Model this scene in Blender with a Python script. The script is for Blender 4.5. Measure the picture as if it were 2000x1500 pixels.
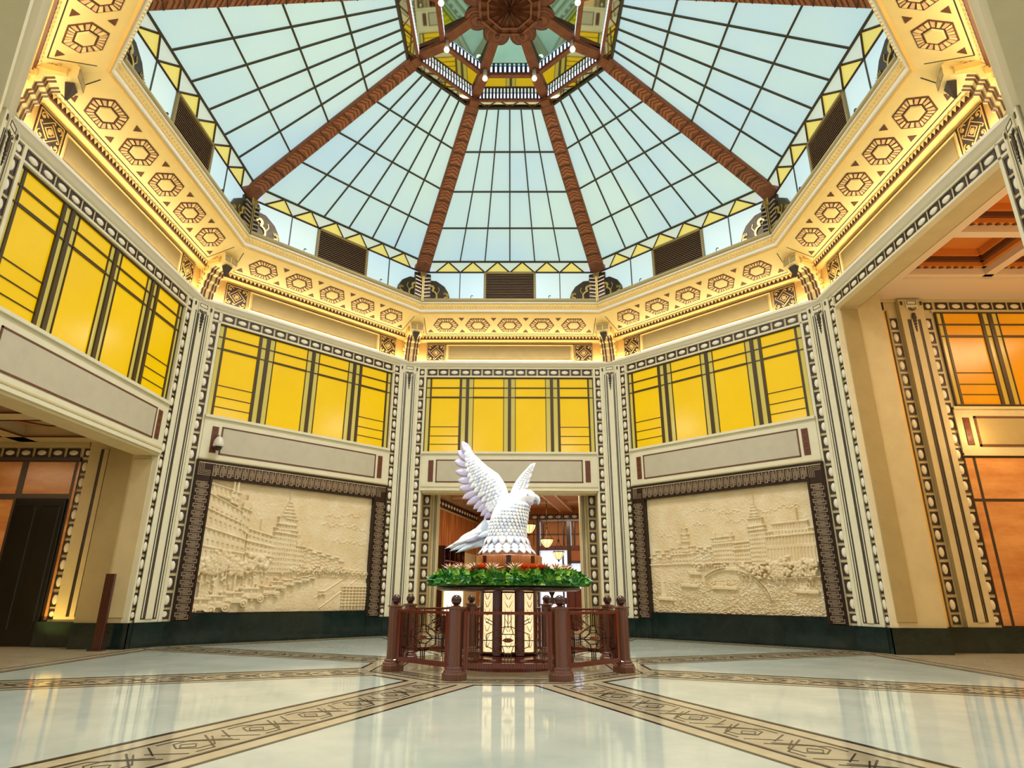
import bpy, math, random
import numpy as np
from math import sin, cos, pi, radians, sqrt, tan, atan2
from mathutils import Matrix, Vector, Euler

for o in list(bpy.data.objects):
    bpy.data.objects.remove(o, do_unlink=True)
SC = bpy.context.scene
COL = SC.collection
random.seed(7)

# ------------------------------------------------------------------ camera
cam_d = bpy.data.cameras.new('camera')
cam_d.sensor_width = 36.0
cam_d.lens = 36.0 * 1220.0 / 2000.0
cam_d.shift_x = 0.00569
cam_d.clip_start = 0.05
cam_d.clip_end = 200
cam = bpy.data.objects.new('camera', cam_d)
cam.matrix_world = (Matrix.Translation((0.0764, -10.1038, 1.0056)) @ Matrix.Rotation(0.01016, 4, 'Z')
                    @ Matrix.Rotation(pi / 2 + 0.3254, 4, 'X') @ Matrix.Rotation(0.0057, 4, 'Z'))
COL.objects.link(cam)
SC.camera = cam

# ------------------------------------------------------------------ world, exposure
wd = bpy.data.worlds.new('world')
wd.use_nodes = True
wd.node_tree.nodes['Background'].inputs[0].default_value = (0.80, 0.90, 1.0, 1)
wd.node_tree.nodes['Background'].inputs[1].default_value = 0.8
SC.world = wd
SC.view_settings.view_transform = 'Standard'
SC.view_settings.look = 'None'
SC.view_settings.gamma = 1.0
SC.view_settings.use_curve_mapping = False
SC.view_settings.exposure = 0.0
SC.cycles.max_bounces = 6
SC.cycles.diffuse_bounces = 3
SC.cycles.glossy_bounces = 4
SC.cycles.caustics_reflective = False
SC.cycles.caustics_refractive = False

P_LANTERN = 520.0      # eight floodlights round the lantern
P_SPOT = 145.0         # eight corner spotlights on the consoles
P_COVE = 50.0          # warm cove lighting behind the white ledge
P_ENTRY_FILL = 350.0        # fill light added in the unseen entrance hall around the camera
P_RIGHT = 320.0        # warm ceiling light of the right corridor
P_LEFT = 120.0          # warm ceiling light of the left corridor
P_BACK = 170.0         # lounge behind the front opening
P_WASH = 60.0          # wall washers on the two reliefs

# ------------------------------------------------------------------ helpers
A = 7.2
T = tan(pi / 8)
C8 = cos(pi / 8)


def s2l(c):
    return tuple(((v / 255.0) / 12.92 if v / 255.0 <= 0.04045 else ((v / 255.0 + 0.055) / 1.055) ** 2.4) for v in c)


def mat(name, rgb, rough=0.5, metal=0.0, emis=None, es=0.0, var=0.0, scale=6.0, bump=0.0, kind='noise', spec=None, rgb2=None, stretch=None, coat=0.0):
    m = bpy.data.materials.new(name)
    m.use_nodes = True
    nt = m.node_tree
    b = nt.nodes['Principled BSDF']
    lin = s2l(rgb)
    b.inputs['Base Color'].default_value = (*lin, 1)
    b.inputs['Roughness'].default_value = rough
    b.inputs['Metallic'].default_value = metal
    if spec is not None:
        b.inputs['Specular IOR Level'].default_value = spec
    if coat:
        b.inputs['Coat Weight'].default_value = coat
        b.inputs['Coat Roughness'].default_value = 0.08
    if var or bump or rgb2:
        tc = nt.nodes.new('ShaderNodeTexCoord')
        mp = nt.nodes.new('ShaderNodeMapping')
        nt.links.new(tc.outputs['Object'], mp.inputs['Vector'])
        if stretch:
            mp.inputs['Scale'].default_value = stretch
        if kind == 'wave':
            tx = nt.nodes.new('ShaderNodeTexWave')
            tx.inputs['Scale'].default_value = scale
            tx.inputs['Distortion'].default_value = 6.0
            tx.inputs['Detail'].default_value = 4.0
            out = tx.outputs['Fac']
        else:
            tx = nt.nodes.new('ShaderNodeTexNoise')
            tx.inputs['Scale'].default_value = scale
            tx.inputs['Detail'].default_value = 6.0
            tx.inputs['Roughness'].default_value = 0.62
            out = tx.outputs['Fac']
        nt.links.new(mp.outputs['Vector'], tx.inputs['Vector'])
        cr = nt.nodes.new('ShaderNodeValToRGB')
        l2 = s2l(rgb2) if rgb2 else tuple(v * (1 - var) for v in lin)
        cr.color_ramp.elements[0].position = 0.32
        cr.color_ramp.elements[0].color = (*l2, 1)
        cr.color_ramp.elements[1].position = 0.68
        cr.color_ramp.elements[1].color = (*(lin if rgb2 else tuple(min(1, v * (1 + var * 0.5)) for v in lin)), 1)
        nt.links.new(out, cr.inputs['Fac'])
        nt.links.new(cr.outputs['Color'], b.inputs['Base Color'])
        if emis is not None:
            nt.links.new(cr.outputs['Color'], b.inputs['Emission Color'])
        if bump:
            bp = nt.nodes.new('ShaderNodeBump')
            bp.inputs['Strength'].default_value = bump
            bp.inputs['Distance'].default_value = 0.01
            nt.links.new(out, bp.inputs['Height'])
            nt.links.new(bp.outputs['Normal'], b.inputs['Normal'])
    if emis is not None:
        if not (var or bump or rgb2):
            b.inputs['Emission Color'].default_value = (*s2l(emis), 1)
        b.inputs['Emission Strength'].default_value = es
    return m


def skylight_mat(name, c1, c2, es, scale=0.35):
    """back-lit rolled glass: the daylight ceiling; tint wanders from blue to green over the dome"""
    m = bpy.data.materials.new(name)
    m.use_nodes = True
    nt = m.node_tree
    b = nt.nodes['Principled BSDF']
    b.inputs['Roughness'].default_value = 0.35
    ge = nt.nodes.new('ShaderNodeNewGeometry')
    tx = nt.nodes.new('ShaderNodeTexNoise')
    tx.inputs['Scale'].default_value = scale
    tx.inputs['Detail'].default_value = 2.5
    nt.links.new(ge.outputs['Position'], tx.inputs['Vector'])
    cr = nt.nodes.new('ShaderNodeValToRGB')
    cr.color_ramp.elements[0].position = 0.36
    cr.color_ramp.elements[0].color = (*s2l(c1), 1)
    cr.color_ramp.elements[1].position = 0.64
    cr.color_ramp.elements[1].color = (*s2l(c2), 1)
    nt.links.new(tx.outputs['Fac'], cr.inputs['Fac'])
    t2 = nt.nodes.new('ShaderNodeTexNoise')
    t2.inputs['Scale'].default_value = 60.0
    nt.links.new(ge.outputs['Position'], t2.inputs['Vector'])
    bp = nt.nodes.new('ShaderNodeBump')
    bp.inputs['Strength'].default_value = 0.15
    bp.inputs['Distance'].default_value = 0.01
    nt.links.new(t2.outputs['Fac'], bp.inputs['Height'])
    nt.links.new(bp.outputs['Normal'], b.inputs['Normal'])
    b.inputs['Base Color'].default_value = (0.30, 0.36, 0.36, 1)
    nt.links.new(cr.outputs['Color'], b.inputs['Emission Color'])
    b.inputs['Emission Strength'].default_value = es
    return m


def backlit(name, rgb, rgb2, es, scale=1.4):
    m = mat(name, rgb, 0.2, emis=1, es=es, rgb2=rgb2, scale=scale)
    nt = m.node_tree; b = nt.nodes['Principled BSDF']
    for l in list(b.inputs['Base Color'].links): nt.links.remove(l)
    b.inputs['Base Color'].default_value = (*[v * 0.4 for v in s2l(rgb)], 1)
    return m


M = dict(
    cream=mat('cream plaster', (224, 218, 190), 0.55, var=0.06, scale=3.0),
    beige=mat('beige plaster', (206, 190, 146), 0.55, var=0.08, scale=3.0),
    olive=mat('olive plaster', (172, 152, 102), 0.6, var=0.08, scale=3.0),
    greyp=mat('grey stone panel', (190, 182, 160), 0.5, var=0.07, scale=4.0),
    white=mat('white moulding', (240, 236, 222), 0.5),
    gold=mat('golden plaster', (240, 200, 120), 0.5, var=0.06, scale=4.0),
    soff=mat('cream soffit', (250, 226, 158), 0.55, var=0.04, scale=3.0),
    pink=mat('rose petal plaster', (232, 190, 150), 0.55),
    brown=mat('brown paint', (104, 62, 40), 0.5, var=0.15, scale=14.0),
    dbrown=mat('dark brown paint', (66, 44, 34), 0.45),
    line=mat('black line', (48, 36, 28), 0.5),
    bead=mat('dark bead ground', (58, 46, 36), 0.45, var=0.2, scale=20.0),
    oval=mat('bead oval', (236, 228, 204), 0.4),
    redpl=mat('carved red wood', (104, 52, 34), 0.45, var=0.2, scale=20.0),
    lead=mat('window bar', (74, 58, 36), 0.4, metal=0.3),
    lead2=mat('skylight bar', (70, 66, 48), 0.4, metal=0.2),
    yel=backlit('yellow glass', (240, 194, 0), (234, 186, 0), 0.66),
    pale=backlit('pale yellow glass', (216, 196, 92), (208, 186, 80), 0.52),
    amber=backlit('amber glass', (242, 158, 14), (230, 132, 6), 0.52, 0.8),
    palea=backlit('pale amber glass', (228, 182, 66), (218, 166, 52), 0.40, 0.8),
    sky=skylight_mat('skylight glass', (172, 208, 220), (190, 220, 210), 0.84),
    skyp=skylight_mat('drum glass', (186, 218, 228), (206, 224, 212), 0.82),
    skyy=skylight_mat('yellow skylight glass', (226, 206, 70), (240, 216, 60), 0.80),
    skyw=skylight_mat('pale skylight glass', (196, 214, 196), (206, 216, 196), 0.80),
    copper=mat('copper rib', (146, 90, 62), 0.5, metal=0.25, var=0.3, scale=7.0),
    copper2=mat('copper chevron', (178, 114, 80), 0.45, metal=0.25, var=0.2, scale=9.0),
    rose=mat('carved rosette', (120, 70, 44), 0.5, var=0.25, scale=8.0),
    mirror=mat('mirror glass', (206, 216, 196), 0.03, metal=1.0),
    mirror2=mat('teal mirror glass', (160, 205, 205), 0.04, metal=1.0),
    navy=mat('navy enamel', (34, 36, 84), 0.35),
    lite=mat('lit white slot', (240, 246, 255), 0.4, emis=(240, 246, 255), es=0.9),
    bronze=mat('dark bronze', (66, 54, 40), 0.35, metal=0.6, var=0.3, scale=12.0),
    brass=mat('gilded brass', (206, 174, 96), 0.3, metal=0.55, var=0.15, scale=12.0),
    slat=mat('vent slat', (148, 114, 80), 0.45),
    vframe=mat('vent frame', (150, 130, 80), 0.45),
    vback=mat('vent dark', (44, 32, 24), 0.7),
    plinth=mat('dark green marble', (14, 32, 28), 0.10, rgb2=(30, 44, 42), scale=3.0, kind='noise'),
    relief=mat('sandstone relief', (232, 216, 182), 0.40, metal=0.0, rgb2=(218, 194, 150), scale=2.2),
    frbase=mat('bronze frame ground', (48, 31, 22), 0.35, metal=0.45, var=0.3, scale=10.0),
    frline=mat('bronze fret', (176, 156, 134), 0.32, metal=0.45),
    marble=mat('pale green marble', (220, 226, 212), 0.07, rgb2=(196, 208, 196), scale=1.3, spec=0.55),
    stone=mat('beige floor stone', (212, 200, 168), 0.09, rgb2=(192, 176, 140), scale=2.5),
    stone2=mat('grey-beige inlay stone', (194, 182, 152), 0.09, rgb2=(174, 160, 128), scale=3.0),
    black=mat('black floor line', (38, 32, 28), 0.12),
    mahog=mat('mahogany', (116, 44, 30), 0.25, rgb2=(86, 30, 22), scale=1.6, kind='wave', stretch=(6, 6, 0.7), coat=0.4),
    mahogd=mat('dark mahogany', (70, 26, 22), 0.22, rgb2=(46, 16, 16), scale=1.5, kind='wave', stretch=(6, 6, 0.6), coat=0.4),
    postw=mat('brown varnished post wood', (116, 70, 52), 0.3, rgb2=(104, 60, 44), scale=1.5, kind='wave', stretch=(7, 7, 0.8), coat=0.3),
    teak=mat('golden veneer', (182, 104, 40), 0.3, rgb2=(150, 76, 26), scale=1.6, kind='wave', stretch=(8, 8, 0.5), coat=0.2),
    panelw=mat('honey wood panel', (186, 118, 60), 0.35, rgb2=(160, 92, 42), scale=1.4, kind='wave', stretch=(5, 5, 0.5)),
    iron=mat('bronze grille', (92, 62, 44), 0.3, metal=0.5),
    litpan=mat('lit carved panel', (252, 232, 188), 0.4, emis=1, es=1.0, rgb2=(240, 202, 140), scale=14.0),
    bird=mat('white crystal', (250, 250, 254), 0.32, coat=0.2),
    birdl=mat('lilac crystal', (208, 198, 226), 0.32, coat=0.2),
    birdb=mat('pale blue crystal', (216, 228, 246), 0.32, coat=0.2),
    birdg=mat('grey crystal', (150, 148, 172), 0.3),
    leaf=mat('green leaf', (62, 146, 44), 0.35, rgb2=(28, 92, 34), scale=9.0),
    leaf2=mat('yellow green leaf', (150, 196, 64), 0.4, rgb2=(92, 150, 44), scale=9.0),
    petal=mat('cream petal', (244, 226, 178), 0.5, rgb2=(232, 166, 140), scale=12.0),
    petalp=mat('red petal', (186, 74, 74), 0.5, rgb2=(140, 48, 44), scale=12.0),
    orange=mat('orange petal', (250, 136, 50), 0.5, rgb2=(240, 100, 36), scale=14.0),
    marblew=mat('honey marble panel', (222, 160, 96), 0.22, rgb2=(190, 120, 66), scale=1.1, stretch=(1, 1, 3)),
    joint=mat('dark joint', (60, 46, 34), 0.4),
    dark=mat('black door', (16, 18, 18), 0.18),
    coral=mat('terracotta ceiling', (204, 138, 92), 0.6, var=0.05, scale=2.0),
    coralw=mat('cream ceiling beam', (240, 220, 196), 0.55),
    ocoff=mat('orange coffer', (226, 140, 60), 0.5, var=0.06, scale=2.0),
    bowl=mat('lit glass bowl', (255, 236, 170), 0.3, emis=(255, 230, 150), es=1.3),
    curtain=mat('daylit curtain', (226, 232, 250), 0.6, emis=(222, 230, 252), es=0.85),
    metalw=mat('white plastic', (214, 208, 194), 0.35),
    lens=mat('black lens', (30, 24, 24), 0.1),
    spotm=mat('dark spotlight metal', (64, 58, 58), 0.4, metal=0.3),
    ivory=mat('ivory carving', (236, 228, 210), 0.45),
    glassw=mat('ceiling lamp', (255, 240, 215), 0.4, emis=(255, 238, 210), es=2.0),
)


class MB:
    def __init__(s):
        s.v = []; s.f = []; s.m = []; s.mats = []; s.X = None; s.sm = []

    def mi(s, m):
        if m not in s.mats:
            s.mats.append(m)
        return s.mats.index(m)

    def add(s, vs, fs, m, smooth=False):
        n = len(s.v)
        if s.X is not None:
            vs = [tuple(s.X @ Vector(p)) for p in vs]
        s.v += [tuple(p) for p in vs]
        i = s.mi(m)
        for f in fs:
            s.f.append(tuple(n + k for k in f)); s.m.append(i); s.sm.append(smooth)
        return s

    def box(s, x0, x1, y0, y1, z0, z1, m):
        return s.add([(x0, y0, z0), (x1, y0, z0), (x1, y1, z0), (x0, y1, z0), (x0, y0, z1), (x1, y0, z1), (x1, y1, z1), (x0, y1, z1)],
                     [(0, 3, 2, 1), (4, 5, 6, 7), (0, 1, 5, 4), (1, 2, 6, 5), (2, 3, 7, 6), (3, 0, 4, 7)], m)

    def bbox(s, x0, x1, y0, y1, z0, z1, m, b=0.01):
        """box whose front face (y0) edges are bevelled"""
        v = [(x0, y1, z0), (x1, y1, z0), (x1, y1, z1), (x0, y1, z1), (x0, y0 + b, z0), (x1, y0 + b, z0), (x1, y0 + b, z1), (x0, y0 + b, z1),
             (x0 + b, y0, z0 + b), (x1 - b, y0, z0 + b), (x1 - b, y0, z1 - b), (x0 + b, y0, z1 - b)]
        return s.add(v, [(3, 2, 1, 0), (0, 1, 5, 4), (1, 2, 6, 5), (2, 3, 7, 6), (3, 0, 4, 7), (4, 5, 9, 8), (5, 6, 10, 9), (6, 7, 11, 10), (7, 4, 8, 11), (8, 9, 10, 11)], m)

    def prism(s, pts, h0, h1, m, top=None):
        """polygon in x,y (ccw) between z=h0 and h1; top: optional scale pts for the top ring"""
        n = len(pts); q = top or pts
        return s.add([(x, y, h0) for x, y in pts] + [(x, y, h1) for x, y in q],
                     [tuple(range(n - 1, -1, -1)), tuple(range(n, 2 * n))] + [(i, (i + 1) % n, n + (i + 1) % n, n + i) for i in range(n)], m)

    def prismy(s, pts, y0, y1, m):
        """polygon in x,z extruded from y0 (front) to y1"""
        n = len(pts)
        return s.add([(x, y0, z) for x, z in pts] + [(x, y1, z) for x, z in pts],
                     [tuple(range(n)), tuple(range(2 * n - 1, n - 1, -1))] + [(i, n + i, n + (i + 1) % n, (i + 1) % n) for i in range(n)], m)

    def prismx(s, pts, x0, x1, m):
        """polygon in y,z extruded along x"""
        n = len(pts)
        return s.add([(x0, y, z) for y, z in pts] + [(x1, y, z) for y, z in pts],
                     [tuple(range(n)), tuple(range(2 * n - 1, n - 1, -1))] + [(i, n + i, n + (i + 1) % n, (i + 1) % n) for i in range(n)], m)

    def lathe(s, prof, m, n=24, cx=0, cy=0, smooth=True, a0=0.0):
        vs = []; fs = []
        for r, z in prof:
            for i in range(n):
                a = a0 + 2 * pi * i / n
                vs.append((cx + r * cos(a), cy + r * sin(a), z))
        for j in range(len(prof) - 1):
            for i in range(n):
                k = (i + 1) % n
                fs.append((j * n + i, j * n + k, (j + 1) * n + k, (j + 1) * n + i))
        fs.append(tuple(range(n - 1, -1, -1))); fs.append(tuple(range((len(prof) - 1) * n, len(prof) * n)))
        return s.add(vs, fs, m, smooth)

    def sphere(s, c, r, m, n=16, k=10, sc=(1, 1, 1)):
        prof = [(max(1e-4, sin(pi * j / k)) * r, -cos(pi * j / k) * r) for j in range(k + 1)]
        vs = []; fs = []
        for rr, z in prof:
            for i in range(n):
                a = 2 * pi * i / n
                vs.append((c[0] + rr * cos(a) * sc[0], c[1] + rr * sin(a) * sc[1], c[2] + z * sc[2]))
        for j in range(k):
            for i in range(n):
                q = (i + 1) % n
                fs.append((j * n + i, j * n + q, (j + 1) * n + q, (j + 1) * n + i))
        return s.add(vs, fs, m, True)

    def tube(s, pts, r, m, n=6, r2=None):
        pts = [Vector(p) for p in pts]; vs = []; fs = []
        L = len(pts)
        for i, p in enumerate(pts):
            d = (pts[min(i + 1, L - 1)] - pts[max(i - 1, 0)]).normalized()
            u = d.cross(Vector((0, 0, 1)))
            if u.length < 1e-3: u = d.cross(Vector((1, 0, 0)))
            u.normalize(); w = d.cross(u)
            rr = r if r2 is None else r + (r2 - r) * i / (L - 1)
            for j in range(n):
                a = 2 * pi * j / n + pi / n
                vs.append(tuple(p + u * rr * cos(a) + w * rr * sin(a)))
        for i in range(L - 1):
            for j in range(n):
                k = (j + 1) % n
                fs.append((i * n + j, i * n + k, (i + 1) * n + k, (i + 1) * n + j))
        fs.append(tuple(range(n - 1, -1, -1))); fs.append(tuple(range((L - 1) * n, L * n)))
        return s.add(vs, fs, m, n > 5)

    def ribbon(s, pts, w, z0, z1, m, closed=False):
        """flat strip of width w in the x,y plane, from z0 to z1"""
        L = len(pts); P = [Vector((p[0], p[1])) for p in pts]; l = []; r = []
        for i, p in enumerate(P):
            if closed: a, b = P[i - 1], P[(i + 1) % L]
            else: a, b = P[max(i - 1, 0)], P[min(i + 1, L - 1)]
            d1 = (p - a).normalized() if (p - a).length > 1e-9 else (b - p).normalized()
            d2 = (b - p).normalized() if (b - p).length > 1e-9 else d1
            t = (d1 + d2)
            t = t.normalized() if t.length > 1e-6 else d1
            nn = Vector((-t.y, t.x)); k = w / 2 / max(0.4, abs(nn.dot(Vector((-d1.y, d1.x)))))
            l.append(p + nn * k); r.append(p - nn * k)
        vs = [(q.x, q.y, z) for z in (z0, z1) for q in l] + [(q.x, q.y, z) for z in (z0, z1) for q in r]
        fs = []
        for i in range(L if closed else L - 1):
            j = (i + 1) % L
            a0, a1, b0, b1 = i, j, 2 * L + i, 2 * L + j
            fs += [(b0 + L, b1 + L, a1 + L, a0 + L), (a0, a0 + L, a1 + L, a1), (b0, b1, b1 + L, b0 + L)]
        return s.add(vs, fs, m)

    def build(s, name, parent=None, loc=None, rot=None, mw=None):
        me = s.mesh(name)
        return link(name, me, parent, loc, rot, mw)

    def mesh(s, name):
        me = bpy.data.meshes.new(name)
        me.from_pydata(s.v, [], s.f)
        for m in s.mats: me.materials.append(m)
        me.polygons.foreach_set('material_index', s.m)
        me.polygons.foreach_set('use_smooth', s.sm)
        me.update()
        return me


def link(name, me, parent=None, loc=None, rot=None, mw=None):
    o = bpy.data.objects.new(name, me)
    COL.objects.link(o)
    if parent is not None: o.parent = parent
    if mw is not None: o.matrix_local = mw
    else:
        if loc is not None: o.location = loc
        if rot is not None: o.rotation_euler = rot if not isinstance(rot, (int, float)) else (0, 0, rot)
    return o


def empty(name, loc=(0, 0, 0), rz=0, parent=None):
    o = bpy.data.objects.new(name, None)
    COL.objects.link(o)
    o.empty_display_size = 0.2
    o.location = loc; o.rotation_euler = (0, 0, rz)
    if parent is not None: o.parent = parent
    return o


def tag(o, label, cat, group=None):
    o['label'] = label; o['category'] = cat
    if group: o['group'] = group
    return o


def struct(o, label=None, cat=None):
    o['kind'] = 'structure'
    if label: o['label'] = label
    if cat: o['category'] = cat
    return o


def wall_at(k, off=0.0):
    th = k * pi / 4
    return (-sin(th) * (A + off), cos(th) * (A + off), 0), th


def copy_tree(o, parent=None):
    c = o.copy(); COL.objects.link(c); c.parent = parent
    for ch in list(o.children): copy_tree(ch, c)
    return c


def arc(cx, cy, r, a0, a1, n=10, r1=None):
    r1 = r if r1 is None else r1
    return [(cx + (r + (r1 - r) * i / n) * cos(a0 + (a1 - a0) * i / n), cy + (r + (r1 - r) * i / n) * sin(a0 + (a1 - a0) * i / n)) for i in range(n + 1)]


def light(name, kind, energy, color, mw, size=0.3, size_y=None, spot=None, blend=0.8, spread=None):
    d = bpy.data.lights.new(name, kind)
    d.energy = energy; d.color = color
    if kind == 'AREA':
        d.shape = 'RECTANGLE'; d.size = size; d.size_y = size_y or size
        if spread: d.spread = spread
    else:
        d.shadow_soft_size = size
    if spot: d.spot_size = spot; d.spot_blend = blend
    o = bpy.data.objects.new(name, d)
    COL.objects.link(o); o.matrix_world = mw
    return o


def aim(p, q):
    d = (Vector(q) - Vector(p)).normalized()
    return Matrix.Translation(p) @ d.to_track_quat('-Z', 'Y').to_matrix().to_4x4()


WARM = (1.0, 0.83, 0.55)
NEUT = (1.0, 0.985, 0.95)

# heights measured on the wall plane
Z_PL = 0.46; Z_LB = 3.72; Z_LT = 4.78; Z_W0 = 4.80; Z_W1 = 7.03; Z_TOP = 7.36
SIDES = {0: 'front', 1: 'front_left', 2: 'left', 3: 'back_left', 4: 'back', -3: 'back_right', -2: 'right', -1: 'front_right'}

# ================================================================== floor
mb = MB()
mb.prism([(-24, -16), (24, -16), (24, 24), (-24, 24)], -0.12, 0.0, M['stone'])
floor = struct(mb.build('floor'), 'polished beige stone floor with pale marble slabs and black inlaid lines', 'floor')


def hw(v, w):
    return v * T - w / C8


V0, V1 = 2.10, 6.60
slab = MB(); b = 0.03
slab.prism([(-hw(V0, .475), -V0), (-hw(V1, .475), -V1), (hw(V1, .475), -V1), (hw(V0, .475), -V0)], 0, 0.003, M['marble'])
slab_me = slab.mesh('marble_slab')
ln = MB()      # black border lines of one slab
ln.ribbon([(-hw(V0 - .05, .455), -V0 + .04), (-hw(V1, .455), -V1 - .03), (hw(V1, .455), -V1 - .03), (hw(V0 - .05, .455), -V0 + .04)], 0.04, 0, 0.0045, M['black'], closed=True)
line_me = ln.mesh('border_line')
bl = MB()      # triple line border along one wall
for v, w in ((6.76, .018), (6.84, .05), (6.93, .018)):
    bl.ribbon([(-v * T, -v), (v * T, -v)], w, 0, 0.0035, M['black'] if w < .03 else M['stone2'])
border_me = bl.mesh('border_strip')
ring = MB()    # ring of inlay round the railing
for v, w, m in ((1.86, .025, 'black'), (1.52, .025, 'black'), (1.30, .05, 'stone2')):
    ring.ribbon([(-v * T, -v), (v * T, -v)], w, 0, 0.004, M[m])
ring.ribbon([(-1.69 * T, -1.69), (1.69 * T, -1.69)], .28, 0, 0.002, M['stone2'])
for i in range(-3, 4):
    x = i * 0.19
    for dx, h in ((-.045, .08), (0, .13), (.045, .08)):
        ring.ribbon([(x + dx - .03, -1.69 - h / 2), (x + dx + .03, -1.69 + h / 2)], .014, 0, 0.0035, M['black'])
ring_me = ring.mesh('ring_inlay')
# radial band: local +y outward along the diagonal
band = MB()
Y0, Y1 = 2.02, 7.30
for x in (-.265, .265):
    band.ribbon([(x, Y0 + abs(x) * T), (x, Y1)], .03, 0, 0.0045, M['black'])
band.ribbon([(0, Y0), (0, Y1)], .50, 0, 0.0025, M['stone2'])
band_me = band.mesh('radial_band')
fr = MB()      # one fret motif, 0.62 m long
for sx in (-1, 1):
    fr.ribbon([(-.17 * sx, -.30), (.19 * sx, -.05), (.19 * sx, .10)], .014, 0, 0.0045, M['black'])
    fr.ribbon([(-.10 * sx, -.30), (.12 * sx, -.12), (.12 * sx, .02), (.0, .10)], .012, 0, 0.0045, M['black'])
    fr.ribbon([(.19 * sx, .16), (-.04 * sx, .31)], .012, 0, 0.0045, M['black'])
fr.ribbon([(-.07, 0), (0, -.07), (.07, 0), (0, .07)], .010, 0, 0.0045, M['black'], closed=True)
fret_me = fr.mesh('fret_inlay')
for k in range(8):
    rz = k * pi / 4
    link('marble_slab', slab_me, floor, rot=rz)
    link('border_line', line_me, floor, rot=rz)
    link('border_strip', border_me, floor, rot=rz)
    link('ring_inlay', ring_me, floor, rot=rz)
    rb = rz + pi / 8
    link('radial_band', band_me, floor, rot=rb)
    y = 2.45
    while y < 7.0:
        link('fret_inlay', fret_me, floor, loc=(-sin(rb) * y, cos(rb) * y, 0), rot=rb)
        y += 0.64

# ================================================================== shared ornament meshes
bt = MB()      # oval bead tile, upright, local front at y<0
bt.box(-.092, .092, -.006, 0, -.137, .137, M['bead'])
for x0, x1, z0, z1 in ((-.092, .092, .121, .137), (-.092, .092, -.137, -.121), (-.092, -.08, -.137, .137), (.08, .092, -.137, .137)):
    bt.box(x0, x1, -.014, 0, z0, z1, M['dbrown'])
N = 16
ov = [(.056 * cos(2 * pi * i / N), .096 * sin(2 * pi * i / N)) for i in range(N)]
bt.add([(x, -.006, z) for x, z in ov] + [(x * .8, -.020, z * .85) for x, z in ov] + [(0, -.024, 0)],
       [(i, (i + 1) % N, N + (i + 1) % N, N + i) for i in range(N)] + [(N + i, N + (i + 1) % N, 2 * N) for i in range(N)], M['oval'], True)
bead_me = bt.mesh('bead_tile')
bs = MB()
bs.box(-.092, .092, -.006, 0, -.09, .09, M['bead'])
ov = [(.055 * cos(2 * pi * i / 12), .06 * sin(2 * pi * i / 12)) for i in range(12)]
bs.add([(x, -.006, z) for x, z in ov] + [(x * .8, -.018, z * .8) for x, z in ov], [tuple(range(12, 24))] + [(i, (i + 1) % 12, 12 + (i + 1) % 12, 12 + i) for i in range(12)], M['oval'])
beads_me = bs.mesh('bead_square')
PITCH = (7.05 - 0.70) / 19


def bead_column(parent, u, n=19, z0=0.70, y=0.0, rz=0.0, bottom=True, mats=None):
    for i in range(n):
        link('bead_tile', bead_me, parent, loc=(u, y, z0 + PITCH * (i + .5)), rot=(0, 0, rz))
    if bottom:
        link('bead_square', beads_me, parent, loc=(u, y, z0 - .105), rot=(0, 0, rz))


def bead_row(parent, u0, u1, z, y=0.0, rz=0.0, pitch=0.335, corner=True):
    n = max(1, round((u1 - u0) / pitch)); p = (u1 - u0) / n
    for i in range(n):
        link('bead_tile', bead_me, parent, loc=(u0 + p * (i + .5), y, z), rot=(0, pi / 2, rz))
    if corner:
        for u in (u0 - .14, u1 + .14):
            link('bead_square', beads_me, parent, loc=(u, y, z))


# carved plaque with an S scroll (lintel ends), 0.14 x 0.58
cp = MB()
cp.bbox(-.07, .07, -.018, 0, -.30, .30, M['redpl'], .006)
cp.X = Matrix.Rotation(pi / 2, 4, 'X')
for i in range(4):
    zc = -.225 + i * .15
    cp.ribbon(arc(0, zc, .045, 0.3 * pi, 2.0 * pi, 10, .012), .012, .018, .026, M['brown'])
cplaque_me = cp.mesh('carved_plaque')

# square scroll plaque of the frieze, 0.54 x 0.55, light scrolls on dark
sp = MB()
sp.bbox(-.27, .27, -.02, 0, -.275, .275, M['dbrown'], .008)
sp.X = Matrix.Rotation(pi / 2, 4, 'X')
sp.ribbon([(-.25, -.255), (.25, -.255), (.25, .255), (-.25, .255)], .014, .02, .032, M['gold'], closed=True)
sp.ribbon([(-.10, 0), (0, -.10), (.10, 0), (0, .10)], .016, .02, .034, M['gold'], closed=True)
sp.prism([(.05 * cos(i * pi / 4), .05 * sin(i * pi / 4)) for i in range(8)], .02, .036, M['gold'])
for q in range(4):
    R = Matrix.Rotation(pi / 2, 4, 'X') @ Matrix.Rotation(q * pi / 2, 4, 'Z')
    sp.X = R
    sp.ribbon([(-.16, .02), (.02, .20), (.05, .215), (.07, .19), (.05, .17)], .015, .02, .032, M['gold'])
    sp.ribbon(arc(.165, .165, .075, -.4 * pi, 1.3 * pi, 14, .02), .016, .02, .032, M['gold'])
    sp.prism(arc(.165, .165, .02, 0, 1.8 * pi, 7), .02, .034, M['gold'])
splaque_me = sp.mesh('scroll_plaque')

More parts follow.
